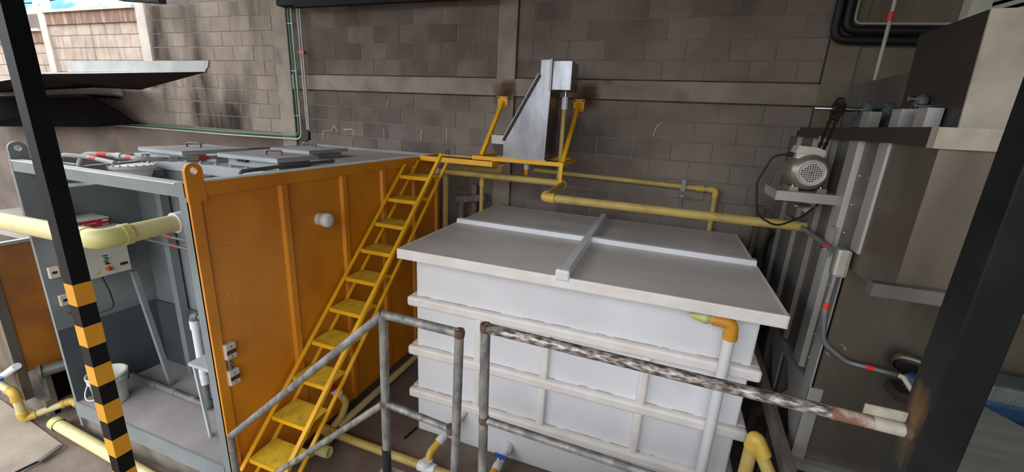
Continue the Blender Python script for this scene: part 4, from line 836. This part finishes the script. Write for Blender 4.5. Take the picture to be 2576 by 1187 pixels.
# blue gear motor lower right
gm = thing('gear_motor', (1.6, 2.6, 1.5), 'blue and grey gear motor behind the black post', 'motor')
MB().lathe((1.44, 2.655, 1.60), (-0.25, -0.5, -0.4), [(0.076, -0.03), (0.084, -0.03), (0.084, 0.01), (0.076, 0.01)], 28, False).build('flange', 'steel_brown', gm)
MB().lathe((1.44, 2.655, 1.60), (-0.25, -0.5, -0.4), [(0.075, -0.03), (0.075, 0.0), (0.05, 0.012)], 28).build('collar', 'rubber', gm)
hs = MB().lathe((1.41, 2.60, 1.575), (0.55, -0.45, -0.6), [(0.03, -0.01), (0.045, 0.02), (0.045, 0.10), (0.03, 0.12)], 18).build('housing', 'blue_motor', gm)
for k in range(4): MB().lathe(Vector((1.41, 2.60, 1.575)) + Vector((0.55, -0.45, -0.6)).normalized()*(0.03 + 0.02*k), (0.55, -0.45, -0.6), [(0.052, 0), (0.052, 0.006)], 18).build('fin', 'grey_cast' if k < 2 else 'blue_motor', hs)
MB().tube([(1.33, 2.52, 1.60), (1.345, 2.51, 1.60), (1.405, 2.47, 1.52)], 0.013, 10).build('terminal', 'rust_pale', gm)
MB().lathe((1.62, 2.58, 1.60), (1, 0, 0.1), [(0.03, -0.02), (0.055, 0.0), (0.055, 0.06), (0.04, 0.07)], 20).build('end_bell', 'grey_cast', gm)
B(1.68, 2.05, 2.50, 2.68, 1.56, 1.655, 0.015).build('gearbox', 'grey_cast', gm)
B(1.60, 2.05, 2.52, 2.70, 1.46, 1.56, 0.02).build('gearbox_base', 'blue_motor', gm)
B(1.4, 2.1, 2.6, 2.75, 1.40, 1.46).build('foot', 'steel_dark', gm)
text('HKS', 0.04, (1.79, 2.498, 1.585), (PI/2, 0, 0), 'grey_conduit', gm, 'embossed_mark', 0.002)
ram = thing('sloping_board', (1.7, 1.6, 0.98), 'grey weathered board lying at the lower right behind the black post', 'board')
MB().prism([(1.597, 2.37, 1.60), (2.3, 1.19, 1.60), (1.95, 0.55, 1.60), (1.02, 1.53, 1.60)], (0, 0, -0.03)).build('board', 'ramp_board', ram)
for x, y in ((1.35, 1.60), (1.7, 1.9), (1.95, 0.9)): B(x, x+0.05, y, y+0.05, 0.0 if y > 1.5 else 0.98, 1.57).build('support', 'plank_old', ram)
# timber and pipe bend beside the machine
tag(MB().bar((1.02, 4.3, 0.92), (0.955, 2.42, 0.86), 0.06, 0.09).build('timber_beam', 'plank_old'), 'weathered timber beam between tank and machine', 'timber')
ue = thing('return_bend', (0.8, 2.45, 0.0), 'yellow inverted U pipe bend near the machine foot', 'pipe')
MB().tube([(0.745, 2.48, 1.0), (0.74, 2.48, 0.0)], 0.038, 16).build('pipe', 'pvc_yellow', ue); MB().tube([(0.765, 2.48, 1.0), (0.88, 2.40, 0.80), (1.0, 2.3, 0.55)], 0.038, 16).build('pipe', 'pvc_yellow', ue)
MB().tube(fillet([(0.744, 2.48, 0.96), (0.75, 2.48, 1.05), (0.81, 2.45, 0.945)], 0.03, 6), 0.043, 16).build('elbow', 'pvc_elbow', ue)
MB().tube([(0.885, 2.395, 0.79), (0.93, 2.36, 0.70)], 0.046, 16).build('coupling', 'pvc_lime', ue)
sp3 = thing('support_frame', (1.2, 4.4, 0.0), 'dark steel legs and gussets behind the white tank', 'frame')
for x in (0.95, 1.12): B(x, x+0.06, 4.64, 4.70, 0, 2.1).build('leg', 'steel_brown', sp3)
MB().prism([(0.98, 4.2, 1.95), (0.98, 4.55, 1.95), (0.98, 4.55, 1.5)], (0.02, 0, 0)).build('gusset', 'steel', sp3)

# ================================================================== CONDUITS ON THE WALL
gc = thing('green_conduit', (-5.0, 4.75, 2.4), 'green conduit down the corner column and left along the wall', 'conduit')
MB().tube(fillet([(-5.03, 4.745, 4.9), (-5.005, 4.745, 2.42), (-6.6, 4.745, 2.40), (-9.6, 4.745, 2.40)], 0.12, 8), 0.014, 10).build('conduit', 'green_conduit', gc)
MB().tube(fillet([(-4.97, 4.745, 4.9), (-4.965, 4.745, 2.375), (-6.6, 4.745, 2.355), (-9.6, 4.745, 2.36)], 0.12, 8), 0.013, 10).build('conduit', 'white_conduit', gc)
for z in (2.7, 3.3, 3.9): B(-5.04, -4.94, 4.73, 4.765, z, z+0.012).build('clip', 'grey_conduit', gc)
wc2 = thing('white_conduits', (-4.8, 4.7, 2.4), 'two white conduits with red tape ending above the rear hatch', 'conduit')
for k, dx in enumerate((0, 0.045)):
    MB().tube([(-4.845 + dx, 4.73, 4.08), (-4.80 + dx*0.7, 4.70, 2.50)], 0.013, 10).build('conduit', 'white_conduit', wc2)
B(-4.85, -4.76, 4.70, 4.745, 3.52, 3.56).build('red_tape', 'tape_red', wc2)
MB().tube([(-4.785, 4.70, 2.52), (-4.79, 4.70, 2.38)], 0.026, 10).build('gland', 'rubber', wc2); MB().tube(fillet([(-4.78, 4.69, 2.42), (-4.72, 4.6, 2.38), (-4.62, 4.45, 2.36)], 0.05, 5), 0.008, 8).build('cable', 'rubber', wc2)
